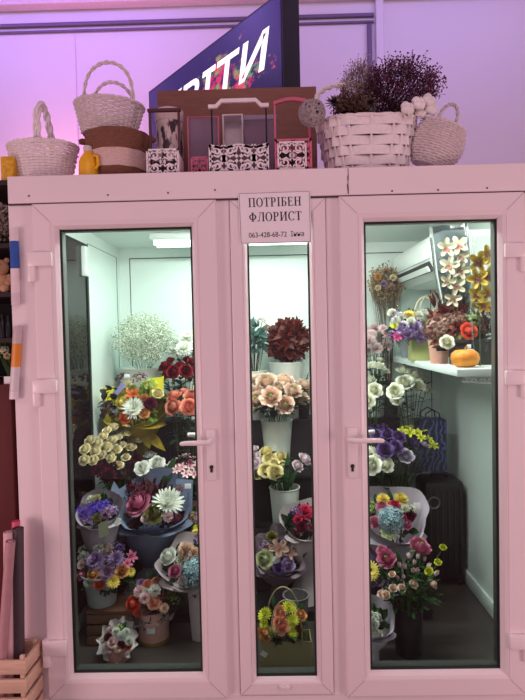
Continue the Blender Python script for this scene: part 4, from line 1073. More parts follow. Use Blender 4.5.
for (u0, v0, u1, v1, w, c, lb) in ((10.5, 541, 3, 648, 9.5, '#b98a90', 'dusty pink paper roll leaning in the slatted crate, in front'), (8, 532, 9, 648, 9, '#e0b8bc', 'pale pink paper roll upright in the slatted crate'), (18, 528, 19, 648, 11, '#4d4146', 'dark grey paper roll in the slatted crate next to the cabinet post'), (16, 521, 17, 648, 8, '#e05a80', 'hot pink paper roll tallest in the slatted crate')):
    Yy = {'#b98a90': -.125, '#e0b8bc': -.095, '#4d4146': -.075, '#e05a80': -.043}[c]
    a = at(u0, v0, Yy); b_ = at(u1, v1, Yy); d = (b_-a); k_ = (.012-a.z)/d.z; b_ = a+d*k_; r_ = w*px(Yy)/2
    o = MB().tube([a, b_], r_, 16, cap=False); o.tube([a+V((0, 0, -.002)), b_], r_*.6, 12); ro = o.obj('paper_roll', mat('roll'+c, c, .5), loc=b_); tag(ro, lb, 'paper roll', None)
# ================================================================== inside: the stepped stand
FZ = .0305
st = thing('stepped_flower_stand', 'black four-step flower stand filling the cabinet behind the doors', 'stand', (-.05, 1.0, FZ))
STM = mat('stand_black', '#1b1a1a', .55, var=.1); RIS = mat('stand_riser', '#232020', .7)
TIERS = [(.085, .56, .76), (.36, .78, 1.00), (.66, 1.02, 1.20), (.97, 1.22, 1.42)]
SX0, SX1 = -.97, .80
for z, ya, yb in TIERS:
    MB().bbox((SX0, ya, z-.02), (SX1, yb, z-.0005), .002).obj('step_board', STM, st)
    MB().box((SX0+.002, ya+.004, FZ if z < .2 else z-.27), (SX1-.002, ya+.010, z-.0205)).obj('riser', RIS, st)
for x in (SX0, SX1-.02):
    for z, ya, yb in TIERS[1:]:
        MB().bbox((x, yb-.022, FZ), (x+.02, yb-.002, z-.0205), .002).obj('leg', STM, st)
S1, S2, S3, S4 = [t_[0] for t_ in TIERS]
def X(u, v, Y): return at(u, v, Y).x
GREYB = mat('zinc_grey', '#adb6be', .5, .0, var=.1, scale=14)
CLEARG = glass_mat('clear_vase_glass', '#d5e2da', .9, .10, '#b9c8be', .05)
def bk(u, v, Y, z, r0, r1, h, m, nm, lb, cat='bucket', group=None):
    x = X(u, v, Y); vase(nm, lb, cat, x, Y, z, r0, r1, h, m, group); return (x, Y, z+.008), r1-.006, z+h

# ---- top step, left: gypsophila in a white bucket
b, r, zm = bk(142, 365, 1.265, S4, .11, .145, .345, WHITEPOT, 'flower_bucket', 'white bucket full of gypsophila on the top step')
def gyps(name, lb, c, Y, rx, ry, base, n, seed):
    rd = random.Random(seed); B = V(base); C = at(c[0], c[1], Y); t = thing(name, lb, 'flowers', B); stm = MB(); hd = MB(); RX = rx*px(Y); RY = ry*px(Y)
    for i in range(n):
        a = rd.uniform(0, 6.28); z = rd.uniform(-1, 1); q = rd.random()**.36; s_ = math.sqrt(max(0, 1-z*z))
        tip = C+V((cos(a)*RX*s_*q, sin(a)*RX*.6*s_*q, z*RY*q))
        if i % 36 == 0: stm.tube([B+V((rd.uniform(-.02, .02), rd.uniform(-.02, .02), .004)), sub(B, C, .6)+V((cos(a)*.03, sin(a)*.02, 0)), tip], .0010, 3, cap=False)
        for k in range(4):
            p = tip+V((rd.gauss(0, .011), rd.gauss(0, .011), rd.gauss(0, .011))); r_ = .0048*rd.uniform(.6, 1.2); tv = rd.random()
            hd.add([p+x for x in (V((r_, 0, 0)), V((-r_, 0, 0)), V((0, r_, 0)), V((0, -r_, 0)), V((0, 0, r_)), V((0, 0, -r_)))], [(0,2,4),(2,1,4),(1,3,4),(3,0,4),(2,0,5),(1,2,5),(3,1,5),(0,3,5)], [tv]*6)
    stm.obj('twigs', mat('gyp_twig', '#5f7a52', .7), t)['kind'] = 'stuff'; hd.obj('gypsophila_heads', petal_mat('gyp', '#8a9c7a', '#eef2e4', .7), t)['kind'] = 'stuff'; return t
gyps('gypsophila_bunch', 'big round cloud of tiny white gypsophila on the top step', (144, 338), 1.10, 32, 25, b, 1150, 4)
# ---- white chrysanthemums behind the red roses
b, r, zm = bk(188, 350, 1.33, S4, .05, .07, .26, WHITEPOT, 'flower_bucket', 'white bucket holding white chrysanthemums on the top step')
stems('chrysanthemum', 'white double chrysanthemum beside the gypsophila on the top step', 'flower', 'white chrysanthemums on the top step', 'mum', 'white', [(177, 343, 9, 1.28), (187, 338, 9, 1.25), (184, 348, 9, 1.24), (194, 346, 9, 1.27), (174, 350, 7, 1.24)], b, r, zm, nl=3)
stems('chrysanthemum', 'yellow chrysanthemum among the white ones on the top step', 'flower', None, 'daisy', 'yellow', [(193, 335, 5, 1.36)], b, r*.5, zm, nl=2)
# ---- red roses
b, r, zm = bk(178, 385, 1.09, S3, .05, .066, .24, BLACK, 'flower_bucket', 'black bucket holding the dark red roses')
stems('rose', 'dark red rose standing above the salmon roses', 'flower', 'dark red roses behind the left-hand door', 'rose', 'red', [(165, 366, 6.5, 1.07), (173, 372, 6.5, 1.04), (180, 366, 6.2, 1.09), (186, 371, 6.5, 1.05), (193, 363, 6.5, 1.10), (196, 371, 6, 1.06), (170, 361, 5.5, 1.13), (187, 360, 5.5, 1.14), (166, 374, 5, 1.05)], b, r, zm, nl=9, L=.065, W=.02, leaf=DKGREEN)
b, r, zm = bk(182, 430, .90, S2, .055, .075, .34, BLACK, 'flower_bucket', 'black bucket holding the salmon roses')
stems('rose', 'salmon pink rose under the dark red roses', 'flower', 'salmon roses behind the left-hand door', 'rose', 'salmon', [(173, 407, 8.5, .86), (189, 407, 8.5, .855), (174, 396, 8, .92), (192, 396, 8, .92), (183, 393, 7, .98), (198, 404, 7, .93)], b, r, zm, nl=8, L=.065, W=.02, leaf=DKGREEN)
# ---- yellow paper bouquet
YP = mat('paper_olive', '#a08a1c', .55, var=.15, scale=10, bump=.2)
def yextra(t, C, R):
    mb = MB()
    for (u0, v0, u1, v1, u2, v2) in ((102, 388, 115, 386, 111, 400), (150, 379, 164, 376, 163, 397)):
        a, b_, c_ = at(u0, v0, 1.0), at(u1, v1, 1.0), at(u2, v2, .98); mb.add([a, b_, c_, a+(c_-b_)+V((0, .01, 0))], [(0, 1, 2, 3)])
    mb.obj('yellow_paper_collar', mat('paper_yellow', '#d8cf2c', .6, var=.08), t, smooth=False)
    mb = MB()
    for k in range(26): mb.leaf(at(108+random.uniform(-7, 8), 402+random.uniform(-14, 14), .86), (random.uniform(-1, .3), -.5, random.uniform(-.6, .8)), (0, 0, 1), .05, .022, .3)
    mb.obj('dark_leaves', mat('leaf_black', '#16121a', .5), t)
    mb = MB(); a = at(127, 376, .92); mb.bbox((a.x-.016, a.y-.003, a.z-.010), (a.x+.016, a.y, a.z+.010), .001); mb.obj('tag', TAG, t)
    mb = MB(); a = at(119, 389, .88); mb.ribbon([a+V((-.025, 0, -.03)), a+V((.03, 0, .03))], .03, .002); mb.obj('tag', mat('tag_violet', '#9a96c8', .6), t)
    mb = MB(); n_ = at(144, 428, .93)
    for du, dv in ((-18, 22), (16, 18), (4, 16)): mb.leaf(n_, at(144+du, 428+dv, .90)-n_, (0, -1, 0), (at(144+du, 428+dv, .90)-n_).length*1.3, .035, .1)
    mb.obj('paper_tail', YP, t)
bouquet('wrapped_bouquet', 'autumn bouquet in olive yellow paper with a white chrysanthemum in the middle', 'bouquet', (137, 402), .96, 29, (X(144, 430, 1.08), 1.08, S3), [
 ('mum', 'white', 134, 408, 11), ('lily', 'orange', 133, 395, 8), ('rose', 'yellow', 121, 403, 6), ('rose', 'paleyellow', 158, 393, 5.5), ('carn', 'cream', 128, 385, 4.5), ('carn', 'green', 133, 388, 4), ('carn', 'burg', 150, 404, 7), ('rose', 'apricot', 144, 413, 5), ('rose', 'orange', 125, 417, 6), ('carn', 'apricot', 144, 398, 4.5), ('stat', 'wine', 122, 378, 8), ('stat', 'rust', 139, 378, 8), ('stat', 'green', 148, 384, 8), ('stat', 'lemon', 155, 382, 7), ('stat', 'brown', 106, 409, 7, -.12)],
 YP, LTGREEN, 45, (.06, .012), dict(amp=.05, m=3, back=.15, r0=.05, sh=.40, rs=1.0), .45, seed=3, extra=yextra)
# ---- cream spray roses over burgundy carnations
b, r, zm = bk(118, 480, .85, S2, .05, .07, .26, WHITEPOT, 'flower_bucket', 'white bucket holding cream spray roses and burgundy carnations')
stems('spray_rose', 'small cream spray rose above the burgundy carnations', 'flower', 'cream spray roses above the burgundy carnations', 'rose', 'cream', [(85, 449, 5.5, 0.549), (90, 440, 5.5, 0.595), (97, 443, 5.5, 0.628), (84, 460, 5.5, 0.522), (93, 460, 5.2, 0.572), (95, 451, 5.5, 0.601), (103, 436, 5.2, 0.675), (106, 447, 5.8, 0.669), (101, 455, 5, 0.625), (112, 440, 5.5, 0.716), (116, 449, 5.5, 0.72), (113, 427, 5.5, 0.748), (125, 427, 5, 0.814), (126, 433, 5, 0.807), (121, 445, 5.3, 0.756), (131, 447, 5.5, 0.806), (137, 440, 5, 0.854), (126, 457, 4.6, 0.759), (119, 465, 4.6, 0.705), (111, 458, 5, 0.674), (118, 437, 4.5, 0.755), (107, 430, 4.5, 0.709)], b, r, zm, nl=2, L=.04, W=.012)
stems('carnation', 'burgundy carnation hanging below the cream spray roses', 'flower', 'burgundy carnations below the cream spray roses', 'carn', 'wine', [(98, 470, 8, 0.617), (108, 476, 8, 0.655), (118, 474, 8, 0.709), (103, 465, 7, 0.652), (113, 468, 7, 0.696), (135, 459, 7.5, 0.824), (132, 467, 7, 0.793)], b, r, zm, nl=3)
# ---- white lisianthus and pink spray
b, r, zm = bk(152, 478, .93, S2, .045, .06, .22, BLACK, 'flower_bucket', 'black bucket holding white lisianthus behind the blue bouquet')
stems('lisianthus', 'white lisianthus bloom above the blue paper bouquet', 'flower', 'white lisianthus above the blue paper bouquet', 'lisi', 'white', [(142, 468, 7.5, .84), (157, 463, 8, .84), (150, 455, 6.5, .90), (149, 463, 5, .88)], b, r, zm, nl=3)
mb = MB(); a = at(164, 484, .80); mb.leaf(a, at(176, 456, .84)-a, (0, -1, .2), (at(176, 456, .84)-a).length, .026, -.1, seg=6); mb.leaf(a+V((.0, .01, 0)), at(166, 460, .9)-a, (0, -1, .2), .12, .02, .1, seg=6)
lf = thing('leaf_stem', 'broad dark green leaves rising behind the blue paper bouquet', 'leaves', (a.x, a.y, S2)); mb.obj('leaf', GREEN, lf); MB().tube([(a.x, a.y, S2), a], .003, 6).obj('stem', STEM, lf)
b, r, zm = bk(187, 480, .90, S2, .045, .06, .18, BLACK, 'flower_bucket', 'black bucket holding the pink and white spray flowers')
stems('alstroemeria', 'small pink and white spray bloom below the left-hand door handle', 'flower', 'pink and white spray blooms under the left-hand door handle', 'lily', 'softpink', [(172, 464, 5.5, .86), (180, 459, 5.5, .9), (186, 457, 5.5, .9), (193, 459, 5.5, .9), (182, 468, 5.5, .84), (190, 467, 5.5, .84), (197, 465, 5.5, .86), (194, 474, 5.5, .82), (186, 474, 5, .82), (177, 470, 5, .84)], b, r, zm, nl=2)
stems('alstroemeria', 'rosy pink spray bloom mixed into the pale ones under the left-hand door handle', 'flower', 'rosy spray blooms under the left-hand door handle', 'carn', 'pink', [(183, 463, 3, .87), (190, 462, 3, .87), (178, 466, 3, .85)], b, r, zm, nl=0)
# ---- blue-grey paper bouquet
BP_ = mat('paper_blue', '#6c7894', .6, var=.1, scale=8, bump=.15)
def bextra(t, C, R):
    mb = MB()
    for k in range(30):
        u, v = random.uniform(124, 166), random.uniform(482, 496); P = at(u, v, .72); mb.leaf(P+V((0, .02, -.05)), (random.uniform(-.5, .5), -.2, 1), (0, -1, .3), .085, .009, .15)
    mb.obj('burgundy_leaves', WINE, t)
    for (u0, v0, u1, v1, u2, v2) in ((114, 481, 121, 492, 117, 503), (176, 479, 193, 480, 192, 512)):
        a, b_, c_ = at(u0, v0, .70), at(u1, v1, .70), at(u2, v2, .66); MB().add([a, b_, c_, a+(c_-b_)], [(0, 1, 2, 3)]).obj('paper_corner', BP_, t)
    a = at(188, 486, .655); MB().bbox((a.x-.017, a.y-.003, a.z-.013), (a.x+.017, a.y-.001, a.z+.013), .001).obj('tag', TAG, t)
bouquet('wrapped_bouquet', 'large bouquet in blue-grey paper with a pink rose and white chrysanthemum', 'bouquet', (154, 508), .64, 37, (X(150, 560, .66), .66, S1), [
 ('rose', 'pink', 138, 503, 11.5), ('mum', 'white', 168, 502, 15), ('rose', 'greenrose', 154, 513, 9.5), ('rose', 'softpink', 146.5, 518, 5), ('carn', 'softpink', 168, 517, 5.5), ('stat', 'wine', 148, 490, 10), ('stat', 'wine', 133, 491, 10), ('carn', 'pink', 131, 512, 4), ('stat', 'rust', 180, 488, 5), ('stat', 'burg', 176, 518, 6)],
 BP_, WINE, 40, (.06, .012), dict(amp=.05, m=4, back=.1, r0=.09, rn=.05, lip=.18), .42, seed=5, extra=bextra, dome=.25)
# ---- mauve-white paper bouquet with violets
MP = mat('paper_mauve', '#b3a4b2', .6, var=.06, scale=8, bump=.15)
def vextra(t, C, R):
    a = at(117, 521, .43); MB().ribbon([a+V((-.008, 0, -.02)), a+V((.012, 0, .014))], .024, .002).obj('tag', TAG, t)
    mb = MB(); a, b_ = at(98, 524, .36), at(108, 520, .37); mb.add([a, b_, at(109, 535, .37), at(99, 538, .36)], [(0, 1, 2, 3)]); mb.obj('paper_fold', mat('paper_olivegrey', '#8c8c74', .6), t)
bouquet('wrapped_bouquet', 'bouquet of small violet flowers in pale mauve paper, nearest the side window', 'bouquet', (99, 513), .50, 22, (X(100, 560, .62), .62, S1), [
 ('stat', 'violet', 88, 512, 9), ('stat', 'violet', 97, 508, 8), ('stat', 'violet', 80, 512, 8), ('stat', 'violet', 104, 506, 7), ('stat', 'lilac', 85, 518, 6), ('stat', 'mauve', 106, 512, 8), ('carn', 'ivory', 91, 500, 5), ('carn', 'cream', 97, 498, 4), ('carn', 'greenrose', 97, 518, 5), ('stat', 'lilac', 88, 520, 8), ('stat', 'lilac', 112, 510, 6), ('stat', 'dusty', 85, 509, 6), ('lily', 'cream', 84, 522, 3.5)],
 MP, GREEN, 25, (.04, .01), dict(amp=.03, m=5, back=.1, r0=.06, rn=.06, lip=.2), .6, seed=8, extra=vextra, dome=.2)
# ---- grey zinc bucket arrangement
CRH = .20
x_ = X(102, 600, .45)
def pot_part(mbf, name, m):
    def f(t, C, R): mbf().obj(name, m, t)
    return f
def zpot(t, C, R):
    MB().lathe([(0, CRH+.001), (.066, CRH+.001), (.069, CRH+.008), (.083, CRH+.13), (.094, CRH+.152), (.10, CRH+.157), (.095, CRH+.159), (.08, CRH+.135), (.064, CRH+.02), (0, CRH+.02)], 40, (x_, .45, 0)).obj('bucket', GREYB, t)
bouquet('bucket_arrangement', 'mixed purple and orange arrangement in a grey zinc bucket', 'flower arrangement', (106, 566), .45, 31, (x_, .45, CRH), [
 ('mum', 'lilac', 96, 560, 10), ('mum', 'lilac', 116, 559, 8.5), ('mum', 'mauve', 107, 573, 8), ('rose', 'apricot', 93, 574, 5.5), ('rose', 'apricot', 122, 571, 6), ('daisy', 'yellow', 113, 581, 7), ('daisy', 'yellow', 131, 572, 4.5), ('carn', 'white', 84, 557, 6), ('carn', 'white', 99, 548, 6), ('carn', 'softpink', 82, 565, 5), ('rose', 'pink', 81, 575, 4.5), ('rose', 'coral', 99, 584, 5), ('lily', 'pink', 131, 557, 6.5), ('lily', 'pink', 127, 564, 5), ('carn', 'ivory', 88, 583, 4.5), ('stat', 'ivory', 82, 549, 5), ('stat', 'purple', 118, 548, 7), ('stat', 'dusty', 108, 549, 6)],
 None, GREEN, 40, (.06, .014), seed=9, extra=zpot, dome=.5)
# ---- pink hatbox
x_ = X(154, 628, .42)
def hbx(t, C, R):
    MB().lathe([(0, FZ+.018), (.0735, FZ+.018), (.0735, FZ+.155), (.068, FZ+.155), (.068, FZ+.03), (0, FZ+.03)], 40, (x_, .42, 0)).obj('hatbox', mat('hatbox_pink', '#d9a39c', .6, var=.03), t)
    MB().lathe([(0, FZ+.0005), (.075, FZ+.0005), (.075, FZ+.0175), (.0, FZ+.0178)], 40, (x_, .42, 0)).obj('gold_base', mat('gold', '#b99a5a', .35, .6), t)
    a = at(151, 630, .345); MB().bbox((a.x-.02, .340, a.z-.016), (a.x+.02, .343, a.z+.016), .001).obj('tag', TAG, t)
    mb = MB(); a = at(150.5, 617, .343); mb.tube([a, a+V((0, 0, -.02))], .003, 6); mb.obj('ribbon', mat('ribbon_dark', '#3a2a2c', .6), t)
    mb = MB(); wrap(mb, V((x_, .42, FZ+.14)), V((x_, .42, FZ+.145)), C-NV*.02, R*.92, amp=.06, m=9, r0=.055, rn=.06, back=.02, lip=.08, seed=4); mb.obj('film_collar', glass_mat('film_clear', '#dfe3df', .8, .12, '#c8c0c0', .1), t)
bouquet('hatbox_arrangement', 'peach and coral blooms in a round pink hatbox with gold base', 'flower arrangement', (152, 598), .42, 27, (x_, .42, FZ), [
 ('rose', 'coral', 133, 604, 7.5), ('rose', 'peach', 154, 602, 6.5), ('carn', 'white', 155, 591, 6.5), ('carn', 'softpink', 145, 598, 6), ('rose', 'salmon', 148, 585, 5.5), ('carn', 'softpink', 140, 592, 6.5), ('rose', 'peach', 157, 583, 6), ('mum', 'brown', 146, 609, 6), ('carn', 'blush', 164, 608, 5), ('rose', 'greenrose', 169, 592, 6), ('carn', 'coral', 138, 613, 4.5), ('carn', 'lilac', 141, 584, 5), ('stat', 'rust', 162, 598, 6), ('carn', 'white', 146, 592, 4), ('stat', 'green', 175, 598, 6)],
 None, GREEN, 34, (.05, .014), seed=12, extra=hbx, dome=.45)
# ---- small posy in pink pot
x_ = X(118, 660, .25)
def spp(t, C, R):
    MB().lathe([(0, FZ+.001), (.045, FZ+.001), (.056, FZ+.085), (.052, FZ+.085), (.042, FZ+.01), (0, FZ+.01)], 32, (x_, .25, 0)).obj('pot', mat('pot_rose', '#c98f8c', .55, var=.04), t)
    mb = MB(); wrap(mb, V((x_, .25, FZ+.06)), V((x_, .25, FZ+.065)), C-NV*.03, R*.90, amp=.08, m=11, r0=.035, rn=.04, back=.05, lip=.12, seed=6); mb.obj('paper_wrap', mat('paper_white2', '#d9d0d2', .6, var=.06, scale=10), t)
bouquet('potted_posy', 'small pink and white posy in white paper set in a rose pot', 'flower arrangement', (117, 639), .25, 19, (x_, .25, FZ), [
 ('rose', 'softpink', 113, 642, 5), ('carn', 'white', 122, 636, 5), ('carn', 'white', 129, 641, 5), ('rose', 'coral', 128, 646, 3.5), ('carn', 'softpink', 107, 646, 4.5), ('carn', 'burg', 108, 637, 4), ('carn', 'white', 116, 632, 4.5), ('carn', 'softpink', 111, 630, 4), ('rose', 'wine', 121, 645, 3.5), ('carn', 'ivory', 104, 640, 4), ('stat', 'green', 119, 628, 4), ('carn', 'blush', 118, 649, 4), ('carn', 'white', 126, 632, 4), ('carn', 'softpink', 110, 650, 3.5)],
 None, GREEN, 9, (.03, .01), seed=13, extra=spp, dome=.45)
# ---- white paper bouquet with blue hydrangea
WP = mat('paper_whitepink', '#cfbfc4', .6, var=.05, scale=8, bump=.12)
bx_ = X(199, 620, .42)
def hydx(t, C, R):
    MB().lathe([(0, FZ+.001), (.06, FZ+.001), (.072, FZ+.22), (.067, FZ+.22), (.055, FZ+.01), (0, FZ+.01)], 36, (bx_, .42, 0)).obj('vase', mat('vase_pink', '#b58e98', .5, var=.03), t)
bouquet('wrapped_bouquet', 'bouquet with pale blue hydrangea in white paper in a tall pink vase', 'bouquet', (190, 566), .44, 30, (bx_, .42, FZ), [
 ('hydr', 'blue', 195, 573, 14, -.04), ('rose', 'white', 168, 556, 8, -.02), ('carn', 'blush', 186, 551, 9, -.03), ('rose', 'pink', 175, 571, 6, -.03), ('carn', 'softpink', 182, 581, 4.5, -.03), ('stat', 'purple', 199, 540, 6), ('daisy', 'yellow', 196, 532, 4), ('stat', 'ivory', 180, 561, 6), ('carn', 'blush', 194, 553, 6, -.03), ('rose', 'softpink', 206, 556, 7, -.03), ('rose', 'white', 210, 570, 7)],
 WP, GREEN, 30, (.05, .013), dict(amp=.05, m=4, back=.05, neck=(bx_, .42, FZ+.26), r0=.035, rn=.05, lip=.15), .5, seed=14)
# ---- brown paper bouquet behind it
bouquet('wrapped_bouquet', 'bouquet in dusty brown paper partly hidden by the blue hydrangea bouquet', 'bouquet', (192, 524), .70, 20, (X(192, 560, .70), .70, S1), [
 ('carn', 'dusty', 186, 520, 6), ('stat', 'dusty', 194, 518, 7), ('daisy', 'lemon', 197, 528, 4), ('carn', 'softpink', 199, 520, 5)], mat('paper_brown', '#8a6a66', .6, var=.08, scale=8, bump=.15), GREEN, 12, (.04, .012), dict(amp=.06, m=4, back=.2, r0=.05), .4, seed=15)
# ---- wooden crate on the cabinet floor
cxa, cxb = -.915, -.69
ct = thing('wooden_crate', 'brown wooden crate on the cabinet floor under the grey zinc bucket', 'crate', ((cxa+cxb)/2, .45, FZ)); CB = mat('crate_brown', '#6a4434', .6, var=.15, scale=12, stretch=(1, 1, 6))
for i in range(3):
    z_ = FZ+.002+i*.053
    MB().bbox((cxa, .36, z_), (cxb, .37, z_+.045), .002).obj('front_slat', CB, ct); MB().bbox((cxa, .53, z_), (cxb, .54, z_+.045), .002).obj('back_slat', CB, ct)
    for xx in (cxa, cxb-.01): MB().bbox((xx, .371, z_), (xx+.01, .529, z_+.045), .002).obj('side_slat', CB, ct)
MB().box((cxa, .36, CRH-.012), (cxb, .54, CRH-.0005)).obj('lid_board', CB, ct)

# ---- middle, top step: dark red foliage, blue-green foliage, dracaena
b, r, zm = bk(287, 365, 1.31, S4, .085, .115, .36, WHITEPOT, 'flower_pot', 'white pot of dark red leaves on the top step', 'pot')
def leaf_bunch(name, lb, cat, c, Y, rx, ry, base, n, L, W, m, seed, bend=.25, up=.6, zm=None):
    rd = random.Random(seed); B = V(base); C = at(c[0], c[1], Y); t = thing(name, lb, cat, B); RX = rx*px(Y); RY = ry*px(Y); stm = MB(); lv = MB()
    for i in range(n):
        a = rd.uniform(0, 6.28); z = rd.uniform(-1, 1); q = rd.random()**.35; s_ = math.sqrt(1-z*z); o = V((cos(a)*RX*s_, sin(a)*RX*.55*s_, z*RY))*q*.85; tip = C+o
        if i % 5 == 0: stm.tube([B+V((rd.uniform(-.02, .02), rd.uniform(-.02, .02), .003)), V((B.x+o.x*.3, B.y+o.y*.3, zm or sub(B, C, .5).z)), tip], .002, 4)
        lv.leaf(tip-o*.15, o*.9+V((rd.uniform(-.6, .6), rd.uniform(-.6, .3), up*rd.uniform(-.6, 1.4)))*RX*2, (rd.uniform(-1, 1), -1, rd.uniform(-1, 1)), L*rd.uniform(.7, 1.25), W*rd.uniform(.7, 1.2), rd.uniform(-.2, bend*2))
    stm.obj('stems', mat('stem_brown', '#3c2a22', .7), t)['kind'] = 'stuff'; lv.obj('leaves', m, t); return t
RLEAF = petal_mat('leaf_darkred', '#2c0b0b', '#6a231c', .45)
leaf_bunch('red_leaf_bunch', 'dense bunch of dark red leaves behind the narrow middle pane', 'leaves', (287, 341), 1.29, 25, 25, b, 520, .055, .020, RLEAF, 3, zm=zm, bend=.5)
b, r, zm = bk(254, 362, 1.27, S4, .06, .08, .31, WHITEPOT, 'flower_pot', 'white pot of blue-green foliage on the top step', 'pot')
leaf_bunch('foliage_bunch', 'blue-green foliage bunch with mauve tips beside the dark red leaves', 'leaves', (254, 338), 1.25, 17, 20, b, 120, .05, .014, petal_mat('leaf_bluegreen', '#23413c', '#5d7d78', .5), 5, zm=zm)
stems('heather_sprig', 'mauve tipped sprig rising from the blue-green foliage', 'flower', 'mauve sprigs in the blue-green foliage', 'stat', 'dusty', [(254, 322, 5, 1.26), (262, 321, 5, 1.25), (248, 326, 5, 1.26), (268, 328, 4, 1.24)], b, r*.6, zm, nl=2, L=.03, W=.008)
bx2 = X(303, 375, 1.24)
b, r, zm = bk(303, 372, 1.27, S4, .035, .045, .17, BLACK, 'flower_pot', 'small black pot of strap leaves right of the dark red leaves', 'pot')
dr = thing('dracaena', 'dark green strap-leaved plant below the dark red leaves', 'plant', b); mb = MB(); rd = random.Random(3)
for i in range(26): mb.leaf(V(b)+V((0, 0, .12)), (rd.uniform(-1, 1), -.8*rd.random(), rd.uniform(.4, 1.4)), (0, -.3, 1), rd.uniform(.12, .2), .012, rd.uniform(.1, .7), seg=6)
mb.obj('strap_leaves', petal_mat('leaf_greygreen', '#2a3a34', '#5f756c', .5), dr); MB().tube([b, V(b)+V((0, 0, .125))], .008, 8).obj('stem', STEM, dr)
# ---- peach garden roses
b, r, zm = bk(277, 436, 1.10, S3, .068, .095, .33, WHITEPOT, 'flower_bucket', 'white bucket holding the peach garden roses')
stems('garden_rose', 'peach garden rose with a green eye behind the narrow middle pane', 'flower', 'peach garden roses behind the narrow middle pane', 'garden', 'blush', [(266, 381, 9.5, 1.06), (253, 379, 8.5, 1.10), (285, 380, 9, 1.10), (296, 384, 8, 1.12), (257, 400, 9.5, 1.03), (271, 397, 10, 1.0), (285, 405, 9.5, .98), (293, 391, 9, 1.05), (305, 385, 7.5, 1.10), (301, 398, 8.5, 1.06), (250, 391, 7, 1.1), (278, 388, 8, 1.07), (260, 388, 7, 1.1), (307, 394, 7, 1.12)], b, r, zm, nl=14, L=.075, W=.024, leaf=DKGREEN)
# ---- yellow roses
b, r, zm = bk(285, 512, .88, S2, .065, .085, .28, WHITEPOT, 'flower_bucket', 'white bucket holding yellow roses behind the narrow middle pane')
stems('rose', 'pale yellow rose behind the narrow middle pane', 'flower', 'pale yellow roses behind the narrow middle pane', 'rose', 'paleyellow', [(266, 451, 7, .92), (276, 449, 7, .94), (263, 460, 7, .86), (270, 459, 7.5, .84), (281, 457, 7, .88), (266, 470, 7.5, .82), (275, 472, 7.5, .80), (259, 473, 6.5, .84), (274, 464, 6, .83), (283, 466, 6, .85)], b, r, zm, nl=9, L=.065, W=.02, leaf=DKGREEN)
stems('rose', 'lilac pink rose at the edge of the pale yellow roses', 'flower', 'lilac pink roses beside the pale yellow roses', 'rose', 'palelilac', [(254, 449, 5, .93), (255, 463, 6, .88), (305, 459, 7, .92), (298, 466, 6, .9), (256, 456, 5, .9)], b, r, zm, nl=3, leaf=DKGREEN)
lf = thing('leaf_stem', 'long upright green blade leaves among the yellow roses', 'leaves', (b[0]+.02, b[1]-.03, b[2]+.002)); mb = MB(); a = V((b[0], b[1]-.05, zm-.02)); 
for u_, v_, w_ in ((288, 455, .020), (297, 470, .016)): mb.leaf(a, at(u_, v_, .80)-a, (0, -1, .2), (at(u_, v_, .80)-a).length*1.05, w_, .15, seg=6)
mb.obj('leaf', GREEN, lf); MB().tube([(b[0]+.02, b[1]-.03, b[2]+.002), a], .003, 6).obj('stem', STEM, lf)
# ---- magenta bouquet in white paper
bouquet('wrapped_bouquet', 'bouquet with hot pink dahlias in white paper beside the narrow pane edge', 'bouquet', (306, 524), .68, 24, (X(304, 580, .68), .68, S1), [
 ('mum', 'hot', 305, 512, 9), ('carn', 'hot', 298, 520, 5), ('stat', 'purple', 296, 512, 7), ('stat', 'wine', 310, 528, 7), ('carn', 'burg', 302, 527, 6), ('stat', 'wine', 296, 530, 5)],
 WP, DKGREEN, 30, (.06, .014), dict(amp=.05, m=4, back=.1, r0=.08, rn=.05), .4, seed=17)
# ---- mauve paper bouquet in the middle
bouquet('wrapped_bouquet', 'bouquet in ruffled mauve paper with a green rose and dusty orchid', 'bouquet', (279, 556), .62, 27, (X(279, 580, .66), .66, S1), [
 ('rose', 'kale', 264.5, 559, 8.5), ('orchid', 'dusty', 279, 549, 9.5), ('orchid', 'dusty', 290, 553, 7), ('rose', 'lilac', 288, 565, 6.5), ('lisi', 'purple', 279, 568, 5.5), ('carn', 'greenrose', 272, 537, 6), ('stat', 'purple', 285, 540, 6), ('stat', 'mauve', 264, 545, 6), ('stat', 'dusty', 297, 548, 6), ('carn', 'white', 276, 560, 4), ('stat', 'dusty', 270, 548, 5)],
 mat('paper_mauve2', '#7d6a78', .6, var=.1, scale=9, bump=.2), GREEN, 26, (.05, .013), dict(amp=.10, m=8, back=.05, r0=.05, rn=.04, lip=.18), .4, seed=18, dome=.3)
